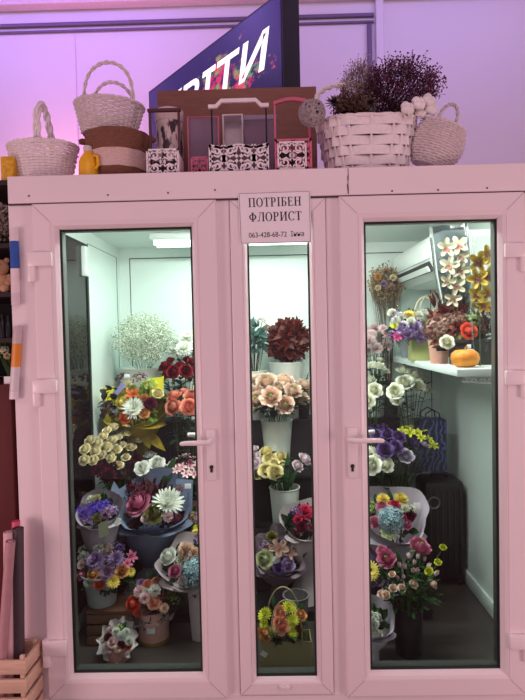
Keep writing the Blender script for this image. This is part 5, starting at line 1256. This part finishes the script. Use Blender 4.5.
# ---- olive gift bag
a = at(260, 641, .16); b_ = at(312, 671, .16)
xa, xb, zb_ = a.x, b_.x, at(286, 642, .16).z
def gbag(t, C, R):
    OL = mat('bag_olive', '#a39c70', .65, var=.04, scale=14)
    mb = MB()
    for lo, hi in (((xa, .16, FZ+.004), (xb, .163, zb_)), ((xa, .257, FZ+.004), (xb, .26, zb_)), ((xa, .1635, FZ+.004), (xa+.003, .2565, zb_)), ((xb-.003, .1635, FZ+.004), (xb, .2565, zb_)), ((xa, .16, FZ+.0005), (xb, .26, FZ+.0035))): mb.box(lo, hi)
    mb.obj('paper_bag', OL, t)
    mb = MB(); rr_ = (.7, .75)
    p0, p1, pt = at(272, 647, .158), at(302, 647, .158), at(287, 600, .158)
    mb.tube([(sub(p0.x, p1.x, .5)-cos(PI*i/24)*(p1.x-p0.x)/2*(1+.18*sin(PI*i/24)), .158, p0.z+sin(PI*i/24)**.75*(pt.z-p0.z)) for i in range(25)], .0032, 8); mb.obj('handle', mat('cord_beige', '#a89a74', .6), t)
    p0, p1, pt = at(268, 640, .262), at(300, 640, .262), at(284, 587, .262)
    mb = MB(); mb.tube([(sub(p0.x, p1.x, .5)-cos(PI*i/24)*(p1.x-p0.x)/2*(1+.18*sin(PI*i/24)), .262, p0.z+sin(PI*i/24)**.75*(pt.z-p0.z)) for i in range(25)], .0032, 8); mb.obj('handle', mat('cord_beige', '#a89a74', .6), t)
    q = at(264, 653, .158); MB().ribbon([q+V((-.012, 0, .003)), q+V((.012, 0, -.012))], .022, .001).obj('tag', TAG, t)
bouquet('gift_bag_arrangement', 'yellow and peach blooms in an olive paper gift bag with cord handles', 'flower arrangement', (284, 622), .20, 24, ((xa+xb)/2, .21, FZ), [
 ('daisy', 'lemon', 289, 608, 7.5), ('daisy', 'lemon', 292, 621, 7), ('daisy', 'lemon', 293, 632, 6), ('rose', 'peach', 281, 625, 8.5), ('rose', 'apricot', 301, 615, 5.5), ('garden', 'peach', 280, 612, 6), ('daisy', 'lemon', 265, 615, 7.5), ('rose', 'apricot', 266, 634, 6.5), ('stat', 'green', 274, 630, 6), ('daisy', 'lemon', 264, 624, 5), ('carn', 'rust', 298, 628, 5), ('stat', 'rust', 287, 615, 5), ('stat', 'orange', 259, 632, 4)],
 None, GREEN, 30, (.05, .013), seed=20, extra=gbag, dome=.3)
b, r, zm = bk(296, 600, .44, FZ, .05, .062, .2, mat('pot_grey', '#6f6a6e', .5), 'flower_pot', 'grey pot in shadow behind the olive gift bag', 'pot')

# ---- right door: pink stocks on the top step
b, r, zm = bk(374, 372, 1.30, S4, .06, .075, .2, WHITEPOT, 'flower_bucket', 'white bucket holding pale pink stocks on the top step')
stems('stock_flower', 'pale pink ruffled bloom above the white lisianthus', 'flower', 'pale pink ruffled blooms on the top step', 'carn', 'stock', [(366, 331, 7, 1.27), (375, 329, 7, 1.26), (369, 341, 7.5, 1.23), (379, 339, 7.5, 1.25), (386, 345, 7, 1.24), (366, 350, 6.5, 1.24), (387, 334, 6, 1.27), (377, 349, 6.5, 1.19), (371, 335, 6, 1.26), (383, 329, 5, 1.27)], b, r, zm, nl=3, L=.06)
# ---- white lisianthus, two bunches
b, r, zm = bk(372, 405, 1.10, S3, .055, .07, .26, CLEARG, 'glass_vase', 'clear glass vase of white lisianthus nearest the right-hand door handle', 'vase')
G1 = 'white lisianthus nearest the right-hand door handle'
stems('lisianthus', 'white lisianthus bloom on the side nearest the right-hand door handle', 'flower', G1, 'lisi', 'ivory', [(369, 380, 7.5, 1.05), (375, 390, 7.5, 1.03), (368, 401, 7, 1.0), (379, 366, 6, 1.12), (372, 365, 6, 1.12), (367, 390, 6, 1.05), (380, 360, 4.5, 1.14), (385, 371, 5, 1.12)], b, r, zm, nl=6, L=.08, W=.012)
b, r, zm = bk(410, 408, 1.10, S3, .07, .085, .21, BLACK, 'flower_bucket', 'black bucket of white lisianthus under the white shelf')
stems('lisianthus', 'white lisianthus bloom of the full bunch below the white shelf', 'flower', 'white lisianthus bunch below the white shelf', 'lisi', 'ivory', [(405, 382, 8.5, 1.03), (395, 391, 8, 1.02), (398, 385, 7, 1.05), (415, 374, 7.5, 1.08), (404, 370, 7.5, 1.1), (418, 386, 7, 1.05), (427, 389, 6, 1.08), (397, 399, 6.5, 1.0), (412, 366, 6, 1.14), (424, 378, 5.5, 1.12), (405, 362, 4.5, 1.16)], b, r, zm, nl=4, L=.08, W=.012)
# ---- purple lisianthus with yellow-green
b, r, zm = bk(398, 470, .92, S2, .055, .075, .22, BLACK, 'flower_bucket', 'black bucket of purple lisianthus beside the right-hand door handle')
stems('lisianthus', 'deep purple lisianthus bloom near the right-hand door handle', 'flower', 'purple lisianthus near the right-hand door handle', 'lisi', 'purple', [(374, 427, 6, .96), (388, 434, 7, .93), (399, 437, 7, .92), (385, 450, 8, .86), (396, 447, 7, .88), (376, 434, 6, .93), (416, 444, 7, .92), (369, 431, 5, .95), (383, 427, 6, .98)], b, r, zm, nl=4, L=.06, leaf=DKGREEN)
stems('lisianthus', 'white-edged purple lisianthus bloom in front of the deep purple ones', 'flower', 'white-edged purple lisianthus', 'lisi', 'bicolor', [(406, 456, 8, .84), (387, 451, 5, .85), (425, 445, 5, .93)], b, r, zm, nl=3)
stems('alstroemeria', 'yellow-green spray bloom above the purple lisianthus', 'flower', 'yellow-green spray blooms above the purple lisianthus', 'lily', 'lemon', [(402, 432, 5.5, .95), (410, 433, 6, .94), (417, 434, 6, .95), (422, 431, 5.5, .97), (428, 440, 5.5, .96), (410, 428, 4, .98), (421, 438, 5, .93), (433, 446, 5.5, .94), (405, 428, 4, .98)], b, r, zm, nl=3)
b, r, zm = bk(377, 488, .86, S2, .045, .06, .18, WHITEPOT, 'flower_bucket', 'white bucket of large cream roses under the right-hand door handle')
stems('rose', 'large cream rose just under the right-hand door handle', 'flower', 'large cream roses under the right-hand door handle', 'rose', 'ivory', [(370, 452, 8.5, .82), (372, 465, 9, .78), (386, 464, 8, .79), (380, 457, 7, .83)], b, r, zm, nl=9, L=.065, W=.02, leaf=DKGREEN)
# ---- white paper bouquet with hydrangea centre
WP2 = mat('paper_whitelilac', '#c9bccb', .6, var=.05, scale=8, bump=.12)
def wpx(t, C, R):
    a = at(417, 506, .66); MB().bbox((a.x-.018, a.y, a.z-.018), (a.x+.018, a.y+.002, a.z+.018), .001).obj('tag', TAG, t)
bouquet('wrapped_bouquet', 'bouquet round a blue hydrangea in crisp white paper, right of the narrow window', 'bouquet', (393, 516), .62, 30, (X(392, 570, .66), .66, S1), [
 ('hydr', 'blue', 391, 520, 13), ('mum', 'yellow', 383, 499, 6.5), ('mum', 'yellow', 401, 499, 7.5), ('rose', 'pink', 382, 506, 5.5), ('rose', 'hot', 395, 505, 5), ('rose', 'pink', 375, 522, 5.5), ('carn', 'wine', 410, 516, 5.5), ('rose', 'pink', 407, 524, 5), ('mum', 'kale', 389, 532, 9), ('carn', 'ivory', 405, 509, 5), ('carn', 'green', 367, 521, 5), ('stat', 'green', 371, 507, 6), ('stat', 'ivory', 413, 508, 4), ('carn', 'hot', 403, 518, 4)],
 WP2, GREEN, 24, (.05, .013), dict(amp=.05, m=4, back=.1, r0=.07, rn=.05, lip=.28, sh=.30, rs=1.0), .4, seed=22, extra=wpx, dome=.3)
# ---- purple paper bouquet with yellow gerbera
bouquet('wrapped_bouquet', 'bouquet with a yellow gerbera in dark purple paper low behind the right-hand door', 'bouquet', (366, 572), .42, 20, (X(366, 620, .42), .42, FZ), [
 ('gerb', 'yellow', 370, 570, 10), ('carn', 'rust', 364, 581, 5), ('stat', 'dusty', 374, 580, 6), ('rose', 'cream', 358, 573, 6), ('stat', 'purple', 371, 559, 5)], mat('paper_purple', '#5a4060', .6, var=.1, scale=9, bump=.2), GREEN, 16, (.045, .012), dict(amp=.05, m=4, back=.05, r0=.06), .55, seed=23)
# ---- white-lilac paper bouquet at the bottom
bouquet('wrapped_bouquet', 'small white bouquet in folded lilac paper at the floor beside the black vase', 'bouquet', (372, 622), .22, 22, (X(370, 655, .22), .22, FZ), [
 ('carn', 'white', 369, 616, 6), ('carn', 'white', 374, 624, 5.5), ('carn', 'white', 368, 629, 6), ('rose', 'white', 375, 633, 4.5), ('rose', 'blush', 371, 638, 4), ('carn', 'burg', 366, 608, 5), ('stat', 'white', 377, 617, 5), ('rose', 'ivory', 379, 634, 3.5), ('carn', 'dusty', 362, 622, 6)],
 WP2, GREEN, 16, (.045, .012), dict(amp=.05, m=3, back=.05, r0=.04, rn=.035, lip=.25), .35, seed=24)
# ---- tall black vase with pink roses, buds
b, r, zm = bk(408, 630, .28, FZ, .058, .070, .235, mat('vase_black', '#151214', .35), 'tall_vase', 'tall black vase of pink buds on the cabinet floor', 'vase')
stems('rose', 'big deep pink rose above the pink buds in the black vase', 'flower', 'big pink roses in the black vase', 'garden', 'pink', [(387, 559, 9.5, .36), (420, 547, 10.5, .38), (382, 551, 6, .42)], b, r, zm, nl=4, L=.06, sr=.003)
stems('lisianthus_bud', 'closed pale pink bud in the black vase', 'flower', 'pale pink buds in the black vase', 'bud', 'softpink', [(409, 557, 6, .32), (418, 557, 6, .32), (405, 567, 5.5, .28), (413, 571, 5.5, .28), (400, 566, 5.5, .3), (398, 578, 5, .26), (417, 571, 5.5, .27), (428, 567, 6, .3), (404, 577, 5, .25), (414, 563, 5, .3), (424, 560, 5, .33), (436, 574, 6, .28)], b, r, zm, nl=4, L=.045, W=.009, fdir=(0, -.25, .9))
stems('spray_rosebud', 'small round cream rosebud low over the rim of the black vase', 'flower', 'cream rosebuds over the rim of the black vase', 'rose', 'blush', [(386, 595, 4.2, .22), (393, 588, 4.2, .22), (402, 588, 4.2, .2), (381, 594, 4, .24), (433, 584, 5, .24), (392, 574, 3.6, .26), (414, 584, 4.5, .2)], b, r, zm, nl=3, L=.04, W=.009)
stems('freesia_bud', 'yellow-green bud on a thin stem right of the black vase bunch', 'flower', 'yellow-green buds in the black vase bunch', 'rose', 'lemon', [(443, 547, 3.6, .36), (438, 562, 3.6, .32), (429, 571, 4, .28)], b, r, zm, nl=1, L=.04, W=.008)
scv = MB(); scatter_leaves(scv, at(410, 585, .27), .12, NV, 90, .06, .010, 31); tf = thing('greenery_bunch', 'fine green filler leaves between the buds in the black vase', 'leaves', (b[0], b[1], b[2]+.001)); scv.obj('leaves', GREEN, tf); MB().tube([V((b[0], b[1], b[2]+.001)), V((b[0], b[1], zm+.05))], .003, 6).obj('stem', STEM, tf)

# ---- on the white shelf
ZS = 1.3505
gx = X(419, 350, .80)+.012
def gb2(t, C, R):
    w_ = 11.5*px(.76); h_ = 24*px(.76)
    mb = MB()
    for lo, hi in (((gx-w_, .76, ZS+.003), (gx+w_, .763, ZS+h_)), ((gx-w_, .837, ZS+.003), (gx+w_, .84, ZS+h_)), ((gx-w_, .7635, ZS+.003), (gx-w_+.003, .8365, ZS+h_)), ((gx+w_-.003, .7635, ZS+.003), (gx+w_, .8365, ZS+h_)), ((gx-w_, .76, ZS), (gx+w_, .84, ZS+.0025))): mb.box(lo, hi)
    mb.obj('paper_bag', mat('bag_green', '#a5a86a', .6, var=.04), t)
    for yy, u0, u1, vt in ((.758, 413, 437, 297), (.842, 418, 441, 295)):
        p0, p1, pt = at(u0, 338, yy), at(u1, 338, yy), at((u0+u1)/2, vt, yy); mb = MB()
        mb.tube([(sub(p0.x, p1.x, .5)-cos(PI*i/24)*(p1.x-p0.x)/2*(1+.12*sin(PI*i/24)), yy, p0.z+sin(PI*i/24)**.8*(pt.z-p0.z)) for i in range(25)], .0032, 8); mb.obj('handle', mat('cord_cream', '#cfc7a4', .6), t)
bouquet('gift_bag_arrangement', 'lilac and yellow blooms in a pale green gift bag on the white shelf', 'flower arrangement', (414, 325), .78, 25, (gx, .80, ZS), [
 ('daisy', 'yellow', 409, 315, 6), ('daisy', 'lemon', 395, 325, 4.5), ('carn', 'white', 401, 317, 5.5), ('carn', 'white', 419, 316, 5), ('lisi', 'lilac', 415, 326, 6), ('lisi', 'lilac', 423, 333, 6), ('lisi', 'bicolor', 402, 327, 6), ('carn', 'white', 429, 331, 4.5), ('stat', 'purple', 405, 331, 8), ('stat', 'lilac', 424, 322, 6), ('carn', 'ivory', 428, 322, 5), ('lily', 'magenta', 398, 337, 5), ('stat', 'lilac', 396, 315, 6), ('carn', 'ivory', 392, 313, 4.5), ('orchid', 'lilac', 425, 331, 5), ('daisy', 'yellow', 417, 315, 5), ('carn', 'white', 411, 322, 5), ('carn', 'lilac', 408, 335, 6), ('stat', 'purple', 416, 334, 7), ('carn', 'lilac', 433, 323, 6), ('carn', 'white', 424, 314, 5), ('carn', 'ivory', 434, 315, 5), ('carn', 'white', 396, 321, 5), ('stat', 'lilac', 430, 337, 6), ('carn', 'lilac', 420, 339, 5)],
 None, GREEN, 30, (.05, .013), seed=26, extra=gb2, dome=.3)
x_ = X(398, 352, 1.12)+.06
def gpp(t, C, R):
    MB().lathe([(0, ZS), (.042, ZS), (.052, ZS+.11), (.048, ZS+.11), (.038, ZS+.008), (0, ZS+.008)], 32, (x_, 1.12, 0)).obj('pot', mat('pot_bluegrey', '#7d8288', .5), t)
    mb = MB(); 
    for k in range(7): mb.leaf(V((x_+.02+.012*k*.5, 1.06-.004*k, ZS+.11)), (random.uniform(-.3, .3), -.5, -1), (0, -1, 0), .10, .022, .1)
    mb.obj('purple_ribbon', mat('ribbon_purple', '#b06ab0', .5), t)
bouquet('potted_posy', 'small white and lilac posy in a grey pot with a purple ribbon', 'flower arrangement', (398, 330), 1.10, 12, (x_, 1.12, ZS), [('carn', 'white', 394, 324, 4.5), ('carn', 'lilac', 401, 330, 4.5), ('stat', 'lilac', 393, 333, 5), ('carn', 'white', 400, 322, 4)], None, GREEN, 14, (.04, .012), seed=27, extra=gpp)
x_ = X(439, 350, .50)
def pcup(t, C, R):
    MB().lathe([(0, ZS), (.040, ZS), (.053, ZS+.115), (.049, ZS+.115), (.036, ZS+.008), (0, ZS+.008)], 36, (x_, .50, 0)).obj('paper_cup', mat('cup_peach', '#e0a593', .55), t)
    mb = MB(); a0 = -PI/2
    vs = []; n = 10
    for i in range(n+1):
        an = a0-.55+1.1*i/n
        for z in (.062, .088):
            r_ = .040+.013*z/.115+.0012; vs.append((x_+cos(an)*r_, .50+sin(an)*r_, ZS+z))
    mb.add(vs, [(2*i, 2*i+2, 2*i+3, 2*i+1) for i in range(n)]); mb.obj('black_label', BLACK, t)
    mb = MB(); rd = random.Random(5)
    for k in range(60): mb.leaf(at(rd.uniform(434, 486), rd.uniform(300, 335), .46), (rd.uniform(-.9, .6), -.4, rd.uniform(.1, 1)), (0, -1, .3), .075, .009, .2)
    mb.obj('rust_leaves', petal_mat('leaf_rust', '#3a1c18', '#7a4438', .5), t)
bouquet('cup_arrangement', 'dusty red and coral arrangement in a peach cup with a black label', 'flower arrangement', (455, 325), .46, 34, (x_, .50, ZS), [
 ('rose', 'coral', 469, 331, 7.8, -.03), ('rose', 'ivory', 447, 342, 6.2, -.05), ('rose', 'orange', 485, 307, 6.5), ('stat', 'rust', 437, 317, 10), ('stat', 'dusty', 446, 322, 10), ('lily', 'dusty', 440, 329, 7), ('stat', 'rust', 455, 312, 10), ('stat', 'brown', 448, 305, 9), ('carn', 'dusty', 441, 336, 5), ('carn', 'lemon', 471, 306, 5), ('carn', 'lemon', 472, 295, 4.5), ('carn', 'green', 463, 300, 4), ('stat', 'green', 473, 318, 8), ('stat', 'rust', 462, 322, 7), ('stat', 'brown', 480, 323, 9), ('stat', 'greenrose', 460, 340, 7), ('lily', 'rust', 436, 342, 5), ('stat', 'wine', 487, 316, 8), ('stat', 'dusty', 433, 326, 9), ('stat', 'rust', 450, 330, 10), ('stat', 'dusty', 459, 318, 9), ('carn', 'rust', 443, 313, 7), ('carn', 'dusty', 453, 306, 7), ('carn', 'rust', 462, 309, 6), ('carn', 'dusty', 437, 322, 6), ('carn', 'brown', 478, 332, 8), ('carn', 'rust', 456, 327, 6), ('stat', 'dusty', 466, 298, 8), ('carn', 'dusty', 448, 319, 6), ('carn', 'greenrose', 462, 343, 6), ('carn', 'brown', 486, 326, 8), ('stat', 'rust', 430, 333, 7)],
 None, petal_mat('leaf_dusty', '#2e3a28', '#6c7a58', .5), 60, (.07, .010), seed=28, extra=pcup, dome=.35)
# pumpkin
pc = at(465, 358, .20); pk = thing('pumpkin', 'small orange pumpkin at the front end of the white shelf', 'pumpkin', (pc.x, .20, ZS)); R_ = 14*px(.18); mb = MB(); n = 48; vs = []
prof_ = [(0.0, .06), (.25, .0), (.6, .03), (.9, .22), (1, .5), (.92, .78), (.65, .97), (.3, 1.0), (.08, .93)]
for rr_, zz_ in prof_:
    for k in range(n):
        a = 2*PI*k/n; g = 1-.055*abs(cos(a*5))**.35*0 - .07*(abs(sin(a*5))**8)*0 + .05*abs(sin(a*5)) - .04
        vs.append((pc.x+cos(a)*R_*rr_*g, .20+sin(a)*R_*rr_*g, ZS+zz_*R_*1.25))
mb.add(vs, [(i*n+k, i*n+(k+1) % n, (i+1)*n+(k+1) % n, (i+1)*n+k) for i in range(len(prof_)-1) for k in range(n)]); mb.obj('flesh', mat('pumpkin_orange', '#e08a22', .45, var=.08, scale=20), pk)
MB().tube([(pc.x, .20, ZS+R_*1.16), (pc.x+.003, .199, ZS+R_*1.35), (pc.x+.009, .196, ZS+R_*1.5)], [.007, .005, .0045], 8).obj('stalk', mat('stalk', '#8a7a4a', .7), pk)
# black gift box with tag
a = at(456, 340, .31); b_ = at(492, 366, .31)
bb = thing('black_gift_box', 'black gift box with small white tags behind the orange pumpkin', 'box', ((a.x+b_.x)/2, .36, ZS)); 
MB().bbox((a.x, .31, ZS), (b_.x, .41, a.z-.02), .003).obj('box', mat('box_black', '#1a1719', .5), bb); MB().bbox((a.x-.003, .307, a.z-.0195), (b_.x+.003, .413, a.z), .003).obj('lid', mat('box_black', '#1a1719', .5), bb)
for u_, v_, w_, h_ in ((470, 352, 8, 6), (469, 346.5, 4, 4)):
    q = at(u_, v_, .306); MB().bbox((q.x-w_/2*px(.3), .304, q.z-h_/2*px(.3)), (q.x+w_/2*px(.3), .3065, q.z+h_/2*px(.3)), .0008).obj('tag', TAG, bb)
# orchids in clear sleeves
SLV = glass_mat('sleeve_film', '#f1f3f2', .35, .0, '#c6ccca', .06)
def sleeve(t, pts_u, Y, zb, m, half=False):
    """flattened cone of clear film: pts (u left, u right, v)"""
    mb = MB(); vs = []; n = 24
    for (ul, ur, v) in pts_u:
        l, r_ = at(ul, v, Y), at(ur, v, Y); c_ = (l+r_)/2; w_ = (r_.x-l.x)/2
        for k in range(n): a = (PI*k/(n-1) if half else 2*PI*k/n); vs.append((c_.x+cos(a)*w_, Y+sin(a)*w_*.45, c_.z+.004*sin(5*a)))
    mb.add(vs, [(i*n+k, i*n+(k+1) % n, (i+1)*n+(k+1) % n, (i+1)*n+k) for i in range(len(pts_u)-1) for k in range(n-1 if half else n)]); return mb.obj('film_sleeve', m, t)
def orchid(lb, colr, stem_uv, Y, fl, sl, base, half=False, film=SLV):
    B = V(base); t = thing('orchid_stem', lb, 'orchid', B)
    MB().tube([B]+[at(u, v, Y) for u, v in stem_uv], .003, 8).obj('stem', STEM, t)
    for (u, v, r_) in fl:
        P = at(u, v, Y-.02); inst('orchid_bloom', flower('orchid', colr), t, P, r_*px(Y), face((random.uniform(-.35, .15), -1, random.uniform(-.1, .3)), random.uniform(-.4, .4)))
    sleeve(t, sl, Y, 0, film, half)
DARKF = glass_mat('film_smoke', '#8f979b', .9, .10, '#6f787c', .1)
ob = (X(455, 350, .42)+.03, .43, ZS)
orchid('white orchid spray in a smoky clear sleeve in front of the air conditioner', 'orchidw', [(457, 330), (452, 300), (452, 270), (450, 245)], .42, [(446, 248, 10), (458, 246, 10), (449, 266, 10), (460, 270, 10), (456, 286, 9.5), (447, 282, 8), (461, 257, 8), (453, 299, 8.5)], [(449, 466, 348), (443, 470, 318), (434, 471, 272), (428, 468, 224)], ob, True, film=DARKF)
oy = (X(480, 350, .235), .235, ZS)
orchid('yellow orchid spray in a clear film sleeve near the shelf front end', 'orchidy', [(480, 335), (479, 300), (482, 270), (485, 248)], .235, [(478, 262, 11), (488, 255, 10), (477, 279, 11), (488, 276, 10), (476, 295, 9.5), (486, 293, 10), (483, 306, 8)], [(474, 486, 352), (470, 491, 320), (469, 499, 270), (473, 501, 236)], oy)
# dried bouquet in clear wrap on the top step
db = (X(389, 340, 1.30), 1.30, S4)
b, r, zm = bk(389, 340, 1.30, S4, .05, .06, .22, mat('vase_smoke', '#3b4140', .3), 'flower_vase', 'dark vase holding the film-wrapped dried bouquet on the top step', 'vase')
t = spray_bunch('dried_bouquet', 'dried yellow and mauve bouquet in clear film below the air conditioner', 'bouquet', (386, 283), 1.28, 15, 17, b, 210, ('#8a6a58', '#d8bc88'), 21, .006, '#6a5a4a')
sleeve(t, [(385, 396, 336), (379, 401, 310), (372, 404, 284), (371, 403, 270)], 1.28, 0, SLV, True)
for (u, v, rr_, c_) in ((378, 277, 4, 'apricot'), (386, 272, 4, 'dusty'), (393, 278, 4, 'cream'), (384, 284, 4, 'mauve'), (392, 287, 4, 'dusty'), (378, 288, 3.5, 'cream')): inst('carnation_bloom', flower('carn', c_), t, at(u, v, 1.2), rr_*px(1.2), face((0, -.8, .6)))

# ---- dark case and patterned bag
cx0, cx1 = .865, 1.098
cs = thing('suitcase', 'black upright suitcase with a round badge standing by the side wall', 'suitcase', ((cx0+cx1)/2, 1.0, FZ)); CSM = mat('case_black', '#1c181a', .4, var=.1, scale=30)
mb = MB(); mb.bbox((cx0, .92, FZ+.035), (cx1, 1.14, .64), .03); mb.obj('shell', CSM, cs)
for k in range(6):
    x = cx0+.03+k*(cx1-cx0-.06)/5; MB().bbox((x-.006, .914, FZ+.07), (x+.006, .921, .60), .003).obj('rib', CSM, cs)
p_ = at(434, 503, .912); xf(MB().tube(ring_pts(.032, .032, 0, 28), .005, 8, True), Matrix.Translation(p_)@Matrix.Rotation(PI/2, 4, 'X')).obj('round_badge', mat('badge_grey', '#6a6668', .4, .5), cs)
for x in (cx0+.03, cx1-.03):
    for y in (.95, 1.11): xf(MB().lathe([(0, -.01), (.016, -.01), (.0178, 0), (.016, .01), (0, .01)], 14), Matrix.Translation((x, y, FZ+.0185))@Matrix.Rotation(PI/2, 4, 'Y')).obj('wheel', BLACK, cs)
mb = MB(); mb.tube([(cx0+.07, 1.03, .64), (cx0+.07, 1.03, .665), (cx1-.07, 1.03, .665), (cx1-.07, 1.03, .64)], .007, 8); mb.obj('handle', BLACK, cs)
pm, nt, b2 = _new('blue_pattern')
tc = nt.nodes.new('ShaderNodeTexCoord'); wv = nt.nodes.new('ShaderNodeTexWave'); wv.inputs['Scale'].default_value = 9; wv.inputs['Distortion'].default_value = 16; wv.inputs['Detail'].default_value = 3; nt.links.new(tc.outputs['Object'], wv.inputs['Vector'])
rr = nt.nodes.new('ShaderNodeValToRGB'); rr.color_ramp.elements[0].position = .45; rr.color_ramp.elements[0].color = lin('#171c34'); rr.color_ramp.elements[1].position = .9; rr.color_ramp.elements[1].color = lin('#46588e'); nt.links.new(wv.outputs['Fac'], rr.inputs[0]); nt.links.new(rr.outputs[0], b2.inputs['Base Color']); b2.inputs['Roughness'].default_value = .5
bg_ = thing('patterned_bag', 'dark blue patterned shopping bag standing on the black suitcase', 'bag', ((.87+1.02)/2, 1.08, .672))
mb = MB(); mb.bbox((.86, 1.02, .673), (1.03, 1.13, .985), .012); mb.obj('bag', pm, bg_)
for y in (1.025, 1.125): mb = MB(); mb.tube([(.90, y, .98), (.905, y, 1.02), (.945, y, 1.045), (.985, y, 1.02), (.99, y, .98)], .004, 6); mb.obj('handle', mat('strap_navy', '#1c2038', .6), bg_)
# ================================================================== light
def area(name, loc, tgt, sx, sy, p, c):
    l = bpy.data.lights.new(name, 'AREA'); l.shape = 'RECTANGLE'; l.size = sx; l.size_y = sy; l.energy = p; l.color = c
    o = bpy.data.objects.new(name, l); COL.objects.link(o); o.location = loc; o.rotation_mode = 'QUATERNION'; o.rotation_quaternion = (V(tgt)-V(loc)).to_track_quat('-Z', 'Y'); return o
area('cabinet_lamp_light', (-.21, .98, 2.03), (-.21, .98, 0), .92, .16, 7.5, (.80, 1.0, .92))
area('cabinet_front_fill_light', (.05, .20, 2.07), (.05, .75, .6), 1.7, .06, 30, (1, .95, .91))  # fill added behind the header to light the flowers; no lamp fixture there
area('shop_ceiling_light', (.2, -3.0, 3.9), (0, .2, .6), 2.6, 1.6, 24, (1, .72, .80))
area('low_side_fill', (-3.4, -2.1, .75), (0, 0, .4), 1.2, 1.4, 46, (1, .66, .66))  # unseen pair of fills, added to brighten the lower frames from both sides
area('low_side_fill', (3.4, -2.1, .75), (0, 0, .4), 1.2, 1.4, 46, (1, .66, .68))
area('purple_strip_light', (-1.6, 1.1, 4.1), (-1.6, 2.0, 3.0), 2.2, .3, 18, (.42, .26, 1))
area('purple_strip_light', (1.3, 1.1, 4.1), (1.3, 2.0, 3.0), 2.0, .3, 9, (.46, .36, 1))
area('pink_grow_light', (-1.7, 1.7, 2.35), (-1.3, 2.0, 2.7), .8, .2, 17, (1, .32, .46))
w = bpy.data.worlds.new('world'); w.use_nodes = True; SC.world = w
bg = w.node_tree.nodes['Background']; bg.inputs[0].default_value = (.80, .56, .64, 1); bg.inputs[1].default_value = .46
SC.view_settings.view_transform = 'Standard'
SC.view_settings.look = 'None'
SC.view_settings.exposure = 0
SC.cycles.max_bounces = 8
SC.cycles.transparent_max_bounces = 16
SC.cycles.use_denoising = True
